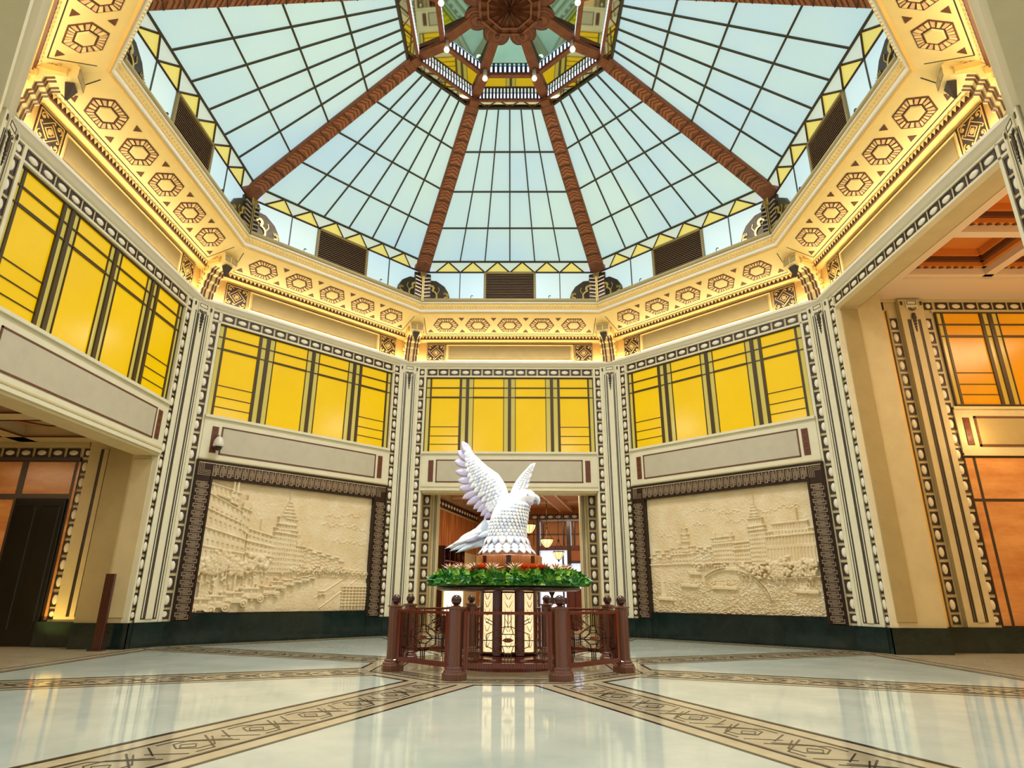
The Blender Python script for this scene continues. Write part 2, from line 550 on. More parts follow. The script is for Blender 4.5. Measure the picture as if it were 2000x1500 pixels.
# ================================================================== windows (yellow glass)
def make_window(name, label, yel, pal, parent_k=None, loc=None, rz=0.0, two=False, z0=Z_W0, z1=Z_W1):
    w = empty(name)
    if parent_k is not None:
        w.location, w.rotation_euler[2] = wall_at(parent_k)[0], wall_at(parent_k)[1]
    else:
        w.location = loc; w.rotation_euler[2] = rz
    struct(w, label, 'window')
    cols = [(-2.42, -2.32, 'p'), (-2.27, -1.46, 'o'), (-1.39, -1.27, 'p'), (-1.18, -1.06, 'p'), (-1.04, -.18, 'i'), (-.16, -.045, 'p'),
            (.045, .16, 'p'), (.18, 1.04, 'i'), (1.06, 1.18, 'p'), (1.27, 1.39, 'p'), (1.46, 2.27, 'o'), (2.32, 2.42, 'p')]
    h = z1 - z0
    rows = [z0, z0 + h * .111, z0 + h * .219, z0 + h * .34, z0 + h * .735, z0 + h * .865, z1]
    yg = 0.05
    for a, b_, t in cols:
        if t == 'o': zz = [(rows[0], rows[1]), (rows[1], rows[2]), (rows[2], rows[3]), (rows[3], rows[4]), (rows[4], rows[5]), (rows[5], rows[6])]
        else: zz = [(rows[0], rows[4]), (rows[4], rows[5]), (rows[5], rows[6])]
        for za, zb in zz:
            p = MB(); p.bbox(a - .012, b_ + .012, yg, yg + .02, za + .004, zb - .004, M[pal if t == 'p' else yel], .004)
            p.build('glass_pane', w)
    g = MB()
    def bar(x0, x1, za, zb, d=.03): g.box(x0, x1, yg - d, yg + .03, za, zb, M['lead'])
    for x, t in ((-2.295, .05), (-1.425, .07), (-1.225, .09), (-1.05, .02), (-.17, .02), (0, .09), (.17, .02), (1.05, .02), (1.225, .09), (1.425, .07), (2.295, .05), (-2.43, .03), (2.43, .03)):
        bar(x - t / 2, x + t / 2, z0, z1, .035 if t > .05 else .022)
    for a, b_, t in cols:
        th = .022 if t == 'p' else .05
        bar(a - .02, b_ + .02, rows[4] - th / 2, rows[4] + th / 2, .028)
        th = .022 if t == 'p' else .035
        bar(a - .02, b_ + .02, rows[5] - th / 2, rows[5] + th / 2, .028)
        if t == 'o':
            for r in rows[1:4]: bar(a - .02, b_ + .02, r - .009, r + .009, .02)
    bar(-2.44, 2.44, z0 - .01, z0 + .02); bar(-2.44, 2.44, z1 - .02, z1 + .01)
    g.build('glazing_bars', w)
    return w


make_window('window_1', 'yellow leaded window in the front wall above the lounge opening', 'yel', 'pale', 0)
make_window('window_2', 'yellow leaded window above the street scene relief', 'yel', 'pale', 1)
make_window('window_3', 'yellow leaded window above the river scene relief', 'yel', 'pale', -1)
make_window('window_4', 'large yellow leaded window in the left wall above the corridor beam', 'yel', 'pale', 2)


# ================================================================== walls
def wall_mesh(kind):
    m = MB()
    if kind[:4] == 'near':          # the short stretches either side of the wide entrance
        x0, x1 = (1.3, 3.0) if kind == 'nearl' else (-3.0, -1.3)
        m.box(x0, x1, 0, .5, 0, Z_TOP, M['cream'])
        x0, x1 = (-3.0, 1.3) if kind == 'nearl' else (-1.3, 3.0)
        return m.box(x0, x1, 0, .5, 6.0, Z_TOP, M['cream'])       # beam over the entrance
    for s in (-1, 1):
        x0, x1 = sorted((s * 2.45, s * 3.0))
        m.box(x0, x1, 0, .5, 0, Z_TOP, M['beige'])
        x0, x1 = sorted((s * 2.44, s * 2.50))            # fillet beside the bead strip
        m.box(x0, x1, -.03, .1, Z_PL, 7.32, M['cream'])
        x0, x1 = sorted((s * 2.70, s * 2.76))
        m.box(x0, x1, -.02, .1, Z_PL, 7.32, M['cream'])
    m.box(-2.46, 2.46, 0, .5, 7.05, Z_TOP, M['beige'])
    m.box(-2.76, 2.76, -.03, .1, 7.045, 7.09, M['cream'])
    m.box(-2.76, 2.76, -.03, .1, 7.30, Z_TOP + .05, M['cream'])
    if kind != 'tall':
        m.box(-2.46, 2.46, .16, .5, Z_W0 - .1, 7.1, M['beige'])     # unseen backing added behind the window to block light
        # raised lintel with a ledge and a stepped underside
        m.box(-2.45, 2.45, -.05, .5, Z_LB + .05, Z_LT - .03, M['cream'])
        m.box(-2.46, 2.46, -.10, .12, Z_LT - .03, Z_LT + .03, M['cream'])
        m.box(-2.46, 2.46, -.07, .5, Z_LB, Z_LB + .06, M['cream'])
        m.box(-2.45, 2.45, -.065, .4, Z_LB + .09, Z_LB + .12, M['beige'])
        m.box(-2.42, 2.42, -.03, .44, Z_LB - .05, Z_LB, M['beige'])
        for x0, x1, z0, z1 in ((-2.05, 2.05, 3.945, 3.975), (-2.05, 2.05, 4.555, 4.585), (-2.05, -2.02, 3.945, 4.585), (2.02, 2.05, 3.945, 4.585)):
            m.box(x0, x1, -.062, -.04, z0, z1, M['brown'])
    if kind == 'mural':
        m.box(-2.46, 2.46, .08, .5, 0, Z_LB, M['beige'])
    return m


WK = {0: 'open', 1: 'mural', -1: 'mural', 2: 'open', -2: 'tall', 3: 'nearl', -3: 'nearr'}
meshes = {t: wall_mesh(t).mesh('wall_' + t) for t in set(WK.values())}
pan = MB(); pan.bbox(-2.02, 2.02, -.058, -.04, 3.975, 4.555, M['greyp'], .006); pan_me = pan.mesh('lintel_panel')
for k, t in WK.items():
    loc, th = wall_at(k)
    w = struct(link('wall_' + SIDES[k], meshes[t], None, loc, th), 'cream plaster wall bay on the %s side of the octagonal hall' % SIDES[k].replace('_', ' '), 'wall')
    if abs(k) <= 2:
        bead_column(w, -2.60); bead_column(w, 2.60)
        bead_row(w, -2.43, 2.43, 7.195)
    if t in ('open', 'mural'):
        link('lintel_panel', pan_me, w)
        for s in (-1, 1): link('carved_plaque', cplaque_me, w, loc=(s * 2.19, -.05, 4.265))
    # plinth
    p = MB()
    if t[:4] == 'near':
        x0, x1 = (1.3, 3.0) if k > 0 else (-3.0, -1.3)
        struct(p.box(x0, x1, -.06, .5, 0, Z_PL, M['plinth']).build('baseboard_' + SIDES[k], None, loc, th), 'polished dark green marble plinth along the %s wall' % SIDES[k].replace('_', ' '), 'plinth')
        continue
    for s in (-1, 1):
        x0, x1 = sorted((s * 2.10, s * 3.0)) if t == 'mural' else sorted((s * 2.42, s * 3.0))
        p.box(x0, x1, -.06, .5, 0, Z_PL, M['plinth'])
    if t == 'mural':
        p.box(-2.12, 2.12, -.045, .3, 0, .60, M['plinth'])
        p.box(-2.12, 2.12, -.05, .3, .60, .615, M['frbase'])
    else:
        for s in (-1, 1):
            x0, x1 = sorted((s * 2.40, s * 2.46)); p.box(x0, x1, -.06, .52, 0, Z_PL, M['plinth'])
    struct(p.build('baseboard_' + SIDES[k], None, loc, th), 'polished dark green marble plinth along the %s wall' % SIDES[k].replace('_', ' '), 'plinth')

# ------------------------------------------------------------------ corner piers
pr = MB()
pr.box(-.30, .30, 0, .25, Z_PL, Z_TOP, M['cream'])
pr.box(-.30, -.22, -.02, .1, Z_PL, Z_TOP, M['cream']); pr.box(.22, .30, -.02, .1, Z_PL, Z_TOP, M['cream'])
pr.box(-.075, .075, -.02, .1, .52, 7.10, M['cream'])
for x in (-.165, -.115, -.088, .088, .115, .165):
    pr.box(x - .009, x + .009, -.008, .02, .52, 7.12 if abs(x) > .1 else 7.06, M['line'])
pr.box(-.174, .174, -.008, .02, .515, .533, M['line'])
pier_me = pr.mesh('pier')
pp = MB(); pp.box(-.34, .34, -.06, .25, 0, Z_PL, M['plinth']); pierp_me = pp.mesh('pier_plinth')
po = MB()      # capital plate
po.bbox(-.13, .13, -.03, 0, 7.14, 7.34, M['cream'], .006)
po.X = Matrix.Rotation(pi / 2, 4, 'X')
po.ribbon([(-.10, 7.23), (.10, 7.23), (.10, 7.315), (-.10, 7.315)], .012, .03, .036, M['line'], closed=True)
po.ribbon(arc(0, 7.17, .085, pi, 2 * pi, 10), .014, .02, .036, M['line'])
po.ribbon(arc(0, 7.17, .045, pi, 2 * pi, 8), .012, .02, .036, M['line'])
for s in (-1, 1): po.prism([(s * .22 - .02, 7.22), (s * .22 + .02, 7.22), (s * .22 + .02, 7.31), (s * .22 - .02, 7.31)], .02, .028, M['line'])
pierc_me = po.mesh('capital_plate')
pd = MB()      # floral drop
pd.X = Matrix.Rotation(pi / 2, 4, 'X')
for i, (z, r) in enumerate(((7.04, .045), (6.97, .055), (6.89, .045), (6.81, .035), (6.74, .026), (6.68, .018))):
    pd.prism([(r * cos(q * pi / 4) * .9, z + r * sin(q * pi / 4)) for q in range(8)], .02, .04, M['line'])
pd.ribbon([(0, 7.08), (0, 6.62)], .012, .02, .034, M['line'])
pierd_me = pd.mesh('floral_drop')
RP = A / C8 - .155
for i in (0, 1, 2, 5, 6, 7):
    th = pi / 8 + i * pi / 4
    o = struct(link('trim_%d' % (i + 1), pier_me, None, (-sin(th) * RP, cos(th) * RP, 0), th), 'fluted cream pilaster in corner of the octagonal hall', 'pilaster')
    link('pier_plinth', pierp_me, o)
    if i not in (3, 4):
        link('capital_plate', pierc_me, o); link('floral_drop', pierd_me, o)

# ================================================================== cornice, frieze and soffit: eight mitred sections
def sect(prof, m, mbd):
    """profile of (apothem, z) pairs swept along one side with mitred ends"""
    n = len(prof)
    vs = [(-T * r, r - A, z) for r, z in prof] + [(T * r, r - A, z) for r, z in prof]
    mbd.add(vs, [(i, n + i, n + i + 1, i + 1) for i in range(n - 1)], m)


c = MB()
sect([(7.22, 7.34), (7.13, 7.37), (7.08, 7.42), (7.05, 7.44), (7.05, 7.50), (7.09, 7.50), (7.09, 7.47), (7.2, 7.47)], M['white'], c)
sect([(7.20, 7.46), (7.17, 7.50), (7.17, 8.12), (7.12, 8.16)], M['gold'], c)
sect([(7.12, 8.16), (7.02, 8.20), (7.02, 8.235), (6.97, 8.27)], M['gold'], c)
sect([(6.97, 8.27), (6.20, 8.62)], M['soff'], c)
sect([(6.20, 8.62), (6.165, 8.60), (6.14, 8.64)], M['gold'], c)
sect([(6.14, 8.64), (6.11, 8.655), (6.10, 8.70), (6.115, 8.72)], M['white'], c)
sect([(6.115, 8.72), (6.10, 8.74), (6.07, 8.88)], M['gold'], c)
sect([(6.07, 8.88), (6.04, 8.89), (6.04, 8.91), (6.06, 8.93)], M['white'], c)
sect([(6.06, 8.93), (6.03, 8.97), (6.05, 9.04), (6.12, 9.06), (6.32, 9.06), (6.32, 8.9), (7.6, 8.9), (7.6, 7.3)], M['olive'], c)
SL = Vector((0, -.77, .35)).normalized(); SN = Vector((0, -.35, -.77)).normalized()
def soff_mat(u, s):
    """matrix of the soffit plane: x along wall, y inward along the slope, z proud of the surface"""
    o = Vector((u, 6.97 - A, 8.27)) + SL * s
    return Matrix(((1, SL.x, SN.x, o.x), (0, SL.y, SN.y, o.y), (0, SL.z, SN.z, o.z), (0, 0, 0, 1)))
c.X = soff_mat(0, 0)
WS0, WS1 = 6.97 * T, 6.2 * T
c.ribbon([(-WS0 + .42, .07), (WS0 - .42, .07)], .016, 0, .004, M['line'])
for s in (-1, 1):
    c.ribbon([(s * (WS0 - .42), .07), (s * (WS1 - .10), .70)], .016, 0, .004, M['line'])
c.X = None
corn_me = c.mesh('cornice')
fp = MB()
fp.box(-1.88, 1.88, -.045, -.02, 7.56, 8.06, M['gold'])
for x0, x1, z0, z1 in ((-1.88, 1.88, 7.545, 7.58), (-1.88, 1.88, 8.03, 8.065), (-1.88, -1.845, 7.56, 8.06), (1.845, 1.88, 7.56, 8.06)):
    fp.bbox(x0, x1, -.065, -.03, z0, z1, M['soff'], .006)
fp.bbox(-1.80, 1.80, -.055, -.04, 7.60, 8.01, M['olive'], .004)
fp.box(-2.46, 2.46, -.05, -.02, 8.075, 8.095, M['line'])
fp.box(-2.46, 2.46, -.05, -.02, 7.515, 7.53, M['line'])
frieze_me = fp.mesh('frieze_panel')
de = MB()      # saw-tooth leaf moulding under the soffit
n = 54
for i in range(n):
    u = -2.72 + 5.44 * (i + .5) / n; h = 5.44 / n
    de.add([(u - h * .48, -.222, 8.265), (u + h * .48, -.222, 8.265), (u, -.212, 8.175), (u, -.25, 8.235)], [(0, 2, 3), (3, 2, 1), (0, 3, 1)], M['soff'])
de.box(-2.74, 2.74, -.207, -.17, 8.165, 8.266, M['brown'])
dent_me = de.mesh('leaf_moulding')
eg = MB()      # small leaves on the inner lip
n = 60
for i in range(n):
    u = -2.5 + 5.0 * (i + .5) / n; h = 5.0 / n
    eg.add([(u - h * .4, 6.085 - A, 8.86), (u + h * .4, 6.085 - A, 8.86), (u + h * .4, 6.105 - A, 8.76), (u - h * .4, 6.105 - A, 8.76), (u, 6.05 - A, 8.80)], [(0, 4, 1), (1, 4, 2), (2, 4, 3), (3, 4, 0)], M['soff'])
egg_me = eg.mesh('lip_leaves')
hx = MB()      # hexagonal rosette of the soffit
def hexp(s): return [(.365 * s, 0), (.2 * s, .255 * s), (-.2 * s, .255 * s), (-.365 * s, 0), (-.2 * s, -.255 * s), (.2 * s, -.255 * s)]
hx.prism(hexp(1), 0, .008, M['brown'])
ho, hi = hexp(.92), hexp(.60)
for e in range(6):
    nn = 5 if e in (1, 4) else 3
    a0, a1, b0, b1 = Vector(ho[e]), Vector(ho[(e + 1) % 6]), Vector(hi[e]), Vector(hi[(e + 1) % 6])
    for q in range(nn):
        t0, t1 = (q + .18) / nn, (q + .82) / nn
        hx.prism([tuple(b0.lerp(b1, t0)), tuple(a0.lerp(a1, t0)), tuple(a0.lerp(a1, t1)), tuple(b0.lerp(b1, t1))], .008, .02, M['pink'] if (q + e) % 2 else M['soff'])
hx.prism(hexp(.52), .008, .012, M['dbrown'])
hx.prism(hexp(.49), .008, .03, M['soff'], top=hexp(.43))
hex_me = hx.mesh('hexagon_rosette')
tr = MB(); tr.prism([(-.08, .055), (0, -.055), (.08, .055)], 0, .008, M['brown']); tri_me = tr.mesh('triangle_inlay')
# console at the corner (local: x tangential, y radial outward from the hall axis)
cs = MB()
prof = [(7.74, 7.48), (7.60, 7.48), (7.585, 7.66), (7.54, 7.69), (7.525, 7.84), (7.47, 7.87), (7.455, 8.0), (7.38, 8.03), (7.36, 8.12), (7.26, 8.16), (7.06, 8.20), (6.98, 8.24), (6.98, 8.42), (7.2, 8.6), (7.74, 8.6)]
cs.prismx(prof, -.15, .15, M['soff'])
cs.bbox(-.13, -.01, 6.965, 7.0, 8.255, 8.40, M['olive'], .006); cs.bbox(.01, .13, 6.965, 7.0, 8.255, 8.40, M['olive'], .006)
for s in (-1, 1):
    x0, x1 = sorted((s * .15, s * .19)); cs.box(x0, x1, 7.1, 7.72, 8.20, 8.30, M['gold'])
cons_me = cs.mesh('console')
st = MB()
for x in (-.115, -.055, .055 - .0, .115):
    pts = [(y - .012, z) for y, z in prof[1:10]]
    st.add([(x - .018, y, z) for y, z in pts] + [(x + .018, y, z) for y, z in pts], [(i + 1, i, len(pts) + i, len(pts) + i + 1) for i in range(len(pts) - 1)], M['brown'])
stripe_me = st.mesh('console_stripes')
sc_ = MB()
for s in (-1, 1):
    sc_.X = Matrix(((0, 0, s, s * .15), (1, 0, 0, 0), (0, 1, 0, 0), (0, 0, 0, 1)))
    sc_.ribbon(arc(7.52, 8.10, .13, -.5 * pi, 2.2 * pi, 20, .02), .03, 0, .03, M['gold'])
    sc_.ribbon(arc(7.62, 7.82, .085, -.6 * pi, 1.9 * pi, 16, .02), .025, 0, .03, M['gold'])
    sc_.ribbon(arc(7.66, 7.62, .05, -.6 * pi, 1.9 * pi, 12, .015), .02, 0, .03, M['gold'])
    sc_.ribbon([(7.38, 8.22), (7.25, 8.25), (7.18, 8.30), (7.08, 8.33)], .03, 0, .025, M['gold'])
    sc_.ribbon(arc(7.24, 8.31, .05, 0, 1.8 * pi, 10, .015), .018, 0, .025, M['gold'])
scroll_me = sc_.mesh('console_scroll')
cb = MB()      # dark line frame and leaf edge around the console on the soffit
cornp = []
NAMES8 = {0: 'front', 1: 'front left', 2: 'left', 3: 'rear left', 4: 'rear', -3: 'rear right', -2: 'right', -1: 'front right'}
for i, k in enumerate((0, 1, 2, 3, 4, -3, -2, -1)):
    loc, th = wall_at(k)
    o = struct(link('trim_%d' % (9 + i), corn_me, None, loc, th), 'golden cornice and soffit with hexagonal rosettes above the %s side' % NAMES8[k], 'cornice')
    link('frieze_panel', frieze_me, o); link('leaf_moulding', dent_me, o)['kind'] = 'stuff'; link('lip_leaves', egg_me, o)['kind'] = 'stuff'
    for s in (-1, 1): link('scroll_plaque', splaque_me, o, loc=(s * 2.19, -.03, 7.80))
    for q in range(5):
        link('hexagon_rosette', hex_me, o, mw=soff_mat((q - 2) * .93, .42))
    for q in range(6):
        u = (q - 2.5) * .93
        if abs(u) < 2.2: link('triangle_inlay', tri_me, o, mw=soff_mat(u, .64) @ Matrix.Rotation(0, 4, 'Z'))
        link('triangle_inlay', tri_me, o, mw=soff_mat(u, .20) @ Matrix.Rotation(pi, 4, 'Z'))
    # console in the corner between this side and the next (local offset 22.5 degrees)
    Rl = Matrix.Translation((0, -A, 0)) @ Matrix.Rotation(pi / 8, 4, 'Z')
    cc = link('console', cons_me, o, mw=Rl @ Matrix.Diagonal((1.3, 1, 1, 1)))
    link('console_stripes', stripe_me, cc); link('console_scroll', scroll_me, cc)
    # cove lamp hidden behind the white ledge
    R = Matrix.Translation(loc) @ Matrix.Rotation(th, 4, 'Z')
    light('cove_lamp', 'AREA', P_COVE, WARM, R @ Matrix.Translation((0, -.075, 7.478)) @ Matrix.Rotation(pi - .25, 4, 'X'), 5.5, .05)
# wedge spotlights under the consoles
sl = MB()
sl.add([(-.10, 7.14, 8.17), (.10, 7.14, 8.17), (.10, 7.02, 8.19), (-.10, 7.02, 8.19), (-.012, 7.12, 7.93), (.012, 7.12, 7.93), (.012, 7.09, 7.93), (-.012, 7.09, 7.93)],
       [(0, 1, 2, 3), (7, 6, 5, 4), (0, 4, 5, 1), (1, 5, 6, 2), (2, 6, 7, 3), (3, 7, 4, 0)], M['spotm'])
slm = sl.mesh('wedge')
sb = MB(); sb.box(-.012, .012, 7.07, 7.11, 8.16, 8.22, M['spotm']); sbm = sb.mesh('bracket')
POS8 = {0: 'in corner between front and street relief walls', 1: 'in corner between street relief and left walls', 2: 'in corner nearest the camera on the left', 3: 'left of the entrance',
        4: 'right of the entrance', 5: 'in corner nearest the camera on the right', 6: 'in corner between river relief and right walls', 7: 'in corner between front and river relief walls'}
for i in range(8):
    th = pi / 8 + i * pi / 4
    e = tag(empty('spotlight', (0, 0, 0), th), 'dark wedge-shaped spotlight under the golden console ' + POS8[i], 'spotlight', 'wedge spotlights on the cornice consoles')
    link('wedge', slm, e); link('bracket', sbm, e)
    p = Vector((-sin(th) * 6.9, cos(th) * 6.9, 8.0)); q = Vector((sin(th) * 2.5, -cos(th) * 2.5, 1.0))
    light('spotlight_lamp', 'SPOT', P_SPOT, NEUT, aim(p, q), .25, spot=radians(125), blend=1.0)
    if i in (2, 5):      # extra narrow cool beam, added to brighten the sculpture
        light('sculpture_fill_beam', 'SPOT', 1500.0, (0.84, 0.90, 1.0), aim(p, Vector((-.1, 0, 2.35))), .08, spot=radians(17), blend=.5)

# ================================================================== glass dome
ceiling = struct(empty('ceiling'), 'octagonal back-lit glass dome with copper ribs and a mirrored lantern', 'skylight')
R0, Z0, R4, Z4 = 6.06, 10.24, 2.28, 12.34
def dome(t): return R0 + (R4 - R0) * t, Z0 + (Z4 - Z0) * t
RT = [0, .25, .5, .75, 1.0]
CF = [-.98, -.5833, -.2917, 0, .2917, .5833, .98]      # muntins; outer panes run under the ribs
CU = [c_ * 1.0 for c_ in (-.975, -.58, -.29, 0, .29, .58, .975)]
def dpt(cf, t, off=0.0):
    r, z = dome(t); return (cf * T * r, r, z + off)
for k in range(8):
    th = k * pi / 4
    gb = MB()
    for j in range(4):
        for i in range(6):
            p = MB(); e = .006
            q = [dpt(CU[i], RT[j]), dpt(CU[i + 1], RT[j]), dpt(CU[i + 1], RT[j + 1]), dpt(CU[i], RT[j + 1])]
            p.add(q + [(x, y, z + .02) for x, y, z in q], [(0, 1, 2, 3), (7, 6, 5, 4), (0, 4, 5, 1), (1, 5, 6, 2), (2, 6, 7, 3), (3, 7, 4, 0)], M['sky'])
            p.build('glass_pane', ceiling, rot=th)
    def bar3(a, b, w, h, m=M['lead2']):
        a, b = Vector(a), Vector(b); d = (b - a).normalized(); up = Vector((0, -.485, -.874)); sd = d.cross(up).normalized(); up = sd.cross(d)
        vs = [a - sd * w / 2 - up * .01, a + sd * w / 2 - up * .01, a + sd * w / 2 + up * h, a - sd * w / 2 + up * h]
        vs += [v + (b - a) for v in vs]
        gb.add(vs, [(0, 1, 2, 3), (7, 6, 5, 4), (0, 4, 5, 1), (1, 5, 6, 2), (2, 6, 7, 3), (3, 7, 4, 0)], m)
    for i in range(1, 6): bar3(dpt(CU[i], 0), dpt(CU[i], 1), .034, .03)
    for j in range(5): bar3(dpt(-1, RT[j]), dpt(1, RT[j]), .05 if j in (0, 4) else .04, .035)
    # zigzag strip between drum and dome
    zb = [(u, 6.27, 10.0) for u in (-2.19, -1.46, -.73, 0, .73, 1.46, 2.19)]
    zt = [(u * .985, 6.07, 10.235) for u in (-2.45, -1.825, -1.095, -.365, .365, 1.095, 1.825, 2.45)]
    def tri(a, b, c_, m):
        p = MB(); q = [Vector(v) for v in (a, b, c_)]; back = [v + Vector((0, .012, .012)) for v in q]
        p.add(q + back, [(0, 1, 2), (5, 4, 3), (0, 3, 4, 1), (1, 4, 5, 2), (2, 5, 3, 0)], m); p.build('zigzag_pane', ceiling, rot=th)
    for i in range(6): tri(zb[i], zb[i + 1], zt[i + 1], M['skyy'])
    for i in range(7): tri(zt[i], zb[i] if True else 0, zt[i + 1], M['skyw'])
    for i in range(6):
        bar3(zb[i], zt[i + 1], .03, .03, M['dbrown']); bar3(zt[i + 1], zb[i + 1], .03, .03, M['dbrown'])
    bar3((-2.55, 6.27, 10.0), (2.55, 6.27, 10.0), .04, .03, M['dbrown'])
    # drum
    for a_, b_ in ((-2.55, -1.47), (-1.45, -.76), (.76, 1.45), (1.47, 2.55)):
        p = MB(); p.box(a_, b_, 6.27, 6.29, 8.95, 9.99, M['skyp']); p.build('drum_pane', ceiling, rot=th)
    for u in (-1.46, 1.46): gb.box(u - .012, u + .012, 6.25, 6.3, 8.95, 10.0, M['lead2'])
    gb.build('glazing_bars', ceiling, rot=th)
    # copper rib towards the next corner
    tr_ = th + pi / 8
    rb = MB()
    def rp(t, w, off):
        r, z = dome(t); return (w, r / C8, z + off)
    secs = []
    wd_ = lambda t: .215 + (.165 - .215) * t
    ts = [-.075, -.02, 0.03] + [.1 * i for i in range(1, 11)] + [1.03]
    vs = []
    for t in ts:
        w = wd_(t); dz = -.10 if t > 0 else (-.10 - (.10 if t < -.03 else .02))
        vs += [rp(t, -w, .05), rp(t, -w, dz), rp(t, -w + .03, dz - .03), rp(t, w - .03, dz - .03), rp(t, w, dz), rp(t, w, .05)]
    L = len(ts)
    rb.add(vs, [(i * 6 + j, (i + 1) * 6 + j, (i + 1) * 6 + (j + 1) % 6, i * 6 + (j + 1) % 6) for i in range(L - 1) for j in range(6)] + [tuple(range(6)), tuple(range(L * 6 - 1, L * 6 - 7, -1))], M['copper'])
    rib = rb.build('rib', ceiling, rot=tr_)
    for i in range(13):
        t0, t1 = .015 + i * .0755, .015 + (i + 1) * .0755 - .006
        cv = MB(); w = wd_(t0) - .045
        def cpt(t, x): return Vector(rp(t, x, -.131))
        for a_, b_ in ((0, .22), (.34, .5), (.62, .76)):
            for s in (-1, 1):
                q = [cpt(t0 + (t1 - t0) * a_, s * w), cpt(t0 + (t1 - t0) * b_, s * w), cpt(t0 + (t1 - t0) * min(1, b_ + .24), 0), cpt(t0 + (t1 - t0) * min(1, a_ + .24), 0)]
                lo = [v + Vector((0, -.006, -.012)) for v in q]
                cv.add([tuple(v) for v in q + lo], [(0, 1, 2, 3), (4, 7, 6, 5), (0, 4, 5, 1), (1, 5, 6, 2), (2, 6, 7, 3), (3, 7, 4, 0)], M['copper2'])
        q = [cpt(t1, -w - .02), cpt(t1 + .004, -w - .02), cpt(t1 + .004, w + .02), cpt(t1, w + .02)]; lo = [v + Vector((0, -.004, -.008)) for v in q]
        cv.add([tuple(v) for v in q + lo], [(0, 1, 2, 3), (4, 7, 6, 5), (0, 4, 5, 1), (1, 5, 6, 2), (2, 6, 7, 3), (3, 7, 4, 0)], M['dbrown'])
        cv.build('chevron_tile', rib)

# ------------------------------------------------------------------ lantern
ML = MB()
def octf(r0, z0, r1, z1, m, mbd, k):
    """one side's strip between two octagons"""
    mbd.X = Matrix.Rotation(k * pi / 4, 4, 'Z')
    mbd.add([(-T * r0, r0, z0), (T * r0, r0, z0), (T * r1, r1, z1), (-T * r1, r1, z1)], [(0, 1, 2, 3)], m)
    mbd.X = None
for k in range(8):
    m1 = MB(); octf(2.30, 12.37, 2.03, 12.37, M['mirror'], m1, k); m1.build('mirror_strip', ceiling)
    m1 = MB(); octf(2.05, 12.565, 1.44, 12.60, M['mirror'], m1, k); m1.build('mirror_panel', ceiling)
    m1 = MB(); octf(1.46, 12.80, 0.02, 13.22, M['mirror2'], m1, k); m1.build('mirror_panel', ceiling)
    g = MB(); g.X = Matrix.Rotation(k * pi / 4, 4, 'Z')
    zz = [(-.84, 2.05), (-.56, 2.27), (-.28, 2.05), (0, 2.27), (.28, 2.05), (.56, 2.27), (.84, 2.05)]
    for a_, b_ in zip(zz[:-1], zz[1:]):
        g.tube([(a_[0], a_[1], 12.362), (b_[0], b_[1], 12.362)], .012, M['copper'], 4)
    g.box(-.86, .86, 2.02, 2.08, 12.34, 12.385, M['copper'])
    g.box(-.93, .93, 2.265, 2.31, 12.325, 12.375, M['lead2'])
    g.box(-.63, .63, 1.43, 1.53, 12.53, 12.60, M['copper'])
    g.build('lantern_frame', ceiling)
    s1 = MB(); s1.X = Matrix.Rotation(k * pi / 4, 4, 'Z')
    s1.box(-.84, .84, 2.03, 2.06, 12.38, 12.585, M['navy'])
    s1.box(-.60, .60, 1.44, 1.47, 12.585, 12.81, M['navy'])
    sb_ = s1.build('slot_band', ceiling)
    for n_, R_, z0_, z1_ in ((20, 2.025, 12.41, 12.55), (11, 1.435, 12.62, 12.78)):
        wv = T * R_ * 2 / n_
        for i in range(n_):
            u = -T * R_ + wv * (i + .5)
            if abs(u) > T * R_ - .06: continue
            q = MB(); q.box(u - wv * .22, u + wv * .22, R_ - .004, R_ + .01, z0_, z1_, M['lite']); q.build('lit_slot', sb_, rot=k * pi / 4)
    # rib continued to the rosette
    tr_ = k * pi / 4 + pi / 8
    rr = MB()
    rr.prismx([(2.50, 12.25), (2.18, 12.32), (2.18, 12.44), (1.50, 12.48), (1.50, 12.66), (.45, 13.10), (.45, 13.2), (1.50, 12.80), (1.62, 12.60), (2.50, 12.50)], -.11, .11, M['copper'])
    rr.build('lantern_rib', ceiling, rot=tr_)
    lb = MB()     # scalloped lobe of the rosette, turned discs
    for rd, z in ((.30, 12.94), (.24, 12.92), (.18, 12.90), (.12, 12.88)):
        lb.lathe([(rd, z + .04), (rd, z + .008), (rd - .012, z), (.01, z)], M['rose'] if rd in (.30, .18) else M['copper'], 24, 0, .78)
    lb.lathe([(.05, 12.88), (.05, 12.82), (.01, 12.81)], M['rose'], 10, 0, .72)
    lb.build('rosette_lobe', ceiling, rot=tr_)
    wg = MB(); wg.X = Matrix.Rotation(k * pi / 4, 4, 'Z')
    for v0, v1, z in ((.66, .60, 12.865), (.48, .44, 12.85)):
        wg.add([(-T * v0, v0, z), (T * v0, v0, z), (T * v1, v1, z), (-T * v1, v1, z), (-T * v0, v0, z + .06), (T * v0, v0, z + .06), (T * v1, v1, z + .06), (-T * v1, v1, z + .06)],
               [(3, 2, 1, 0), (0, 1, 5, 4), (1, 2, 6, 5), (2, 3, 7, 6), (3, 0, 4, 7)], M['copper'])
    for s in (-1, 1): wg.ribbon([(0, 0.02), (s * T * .62, .62)], .06, 12.855, 12.92, M['copper'])
    wg.ribbon([(0, 0.02), (0, .62)], .035, 12.85, 12.92, M['copper'])
    wg.build('rosette_sector', ceiling)
rs = MB(); rs.prism([(.66 / C8 * sin(pi / 8 - i * pi / 4), .66 / C8 * cos(pi / 8 - i * pi / 4)) for i in range(8)][::-1], 12.895, 12.96, M['rose'])
rs.build('rosette_plate', ceiling)
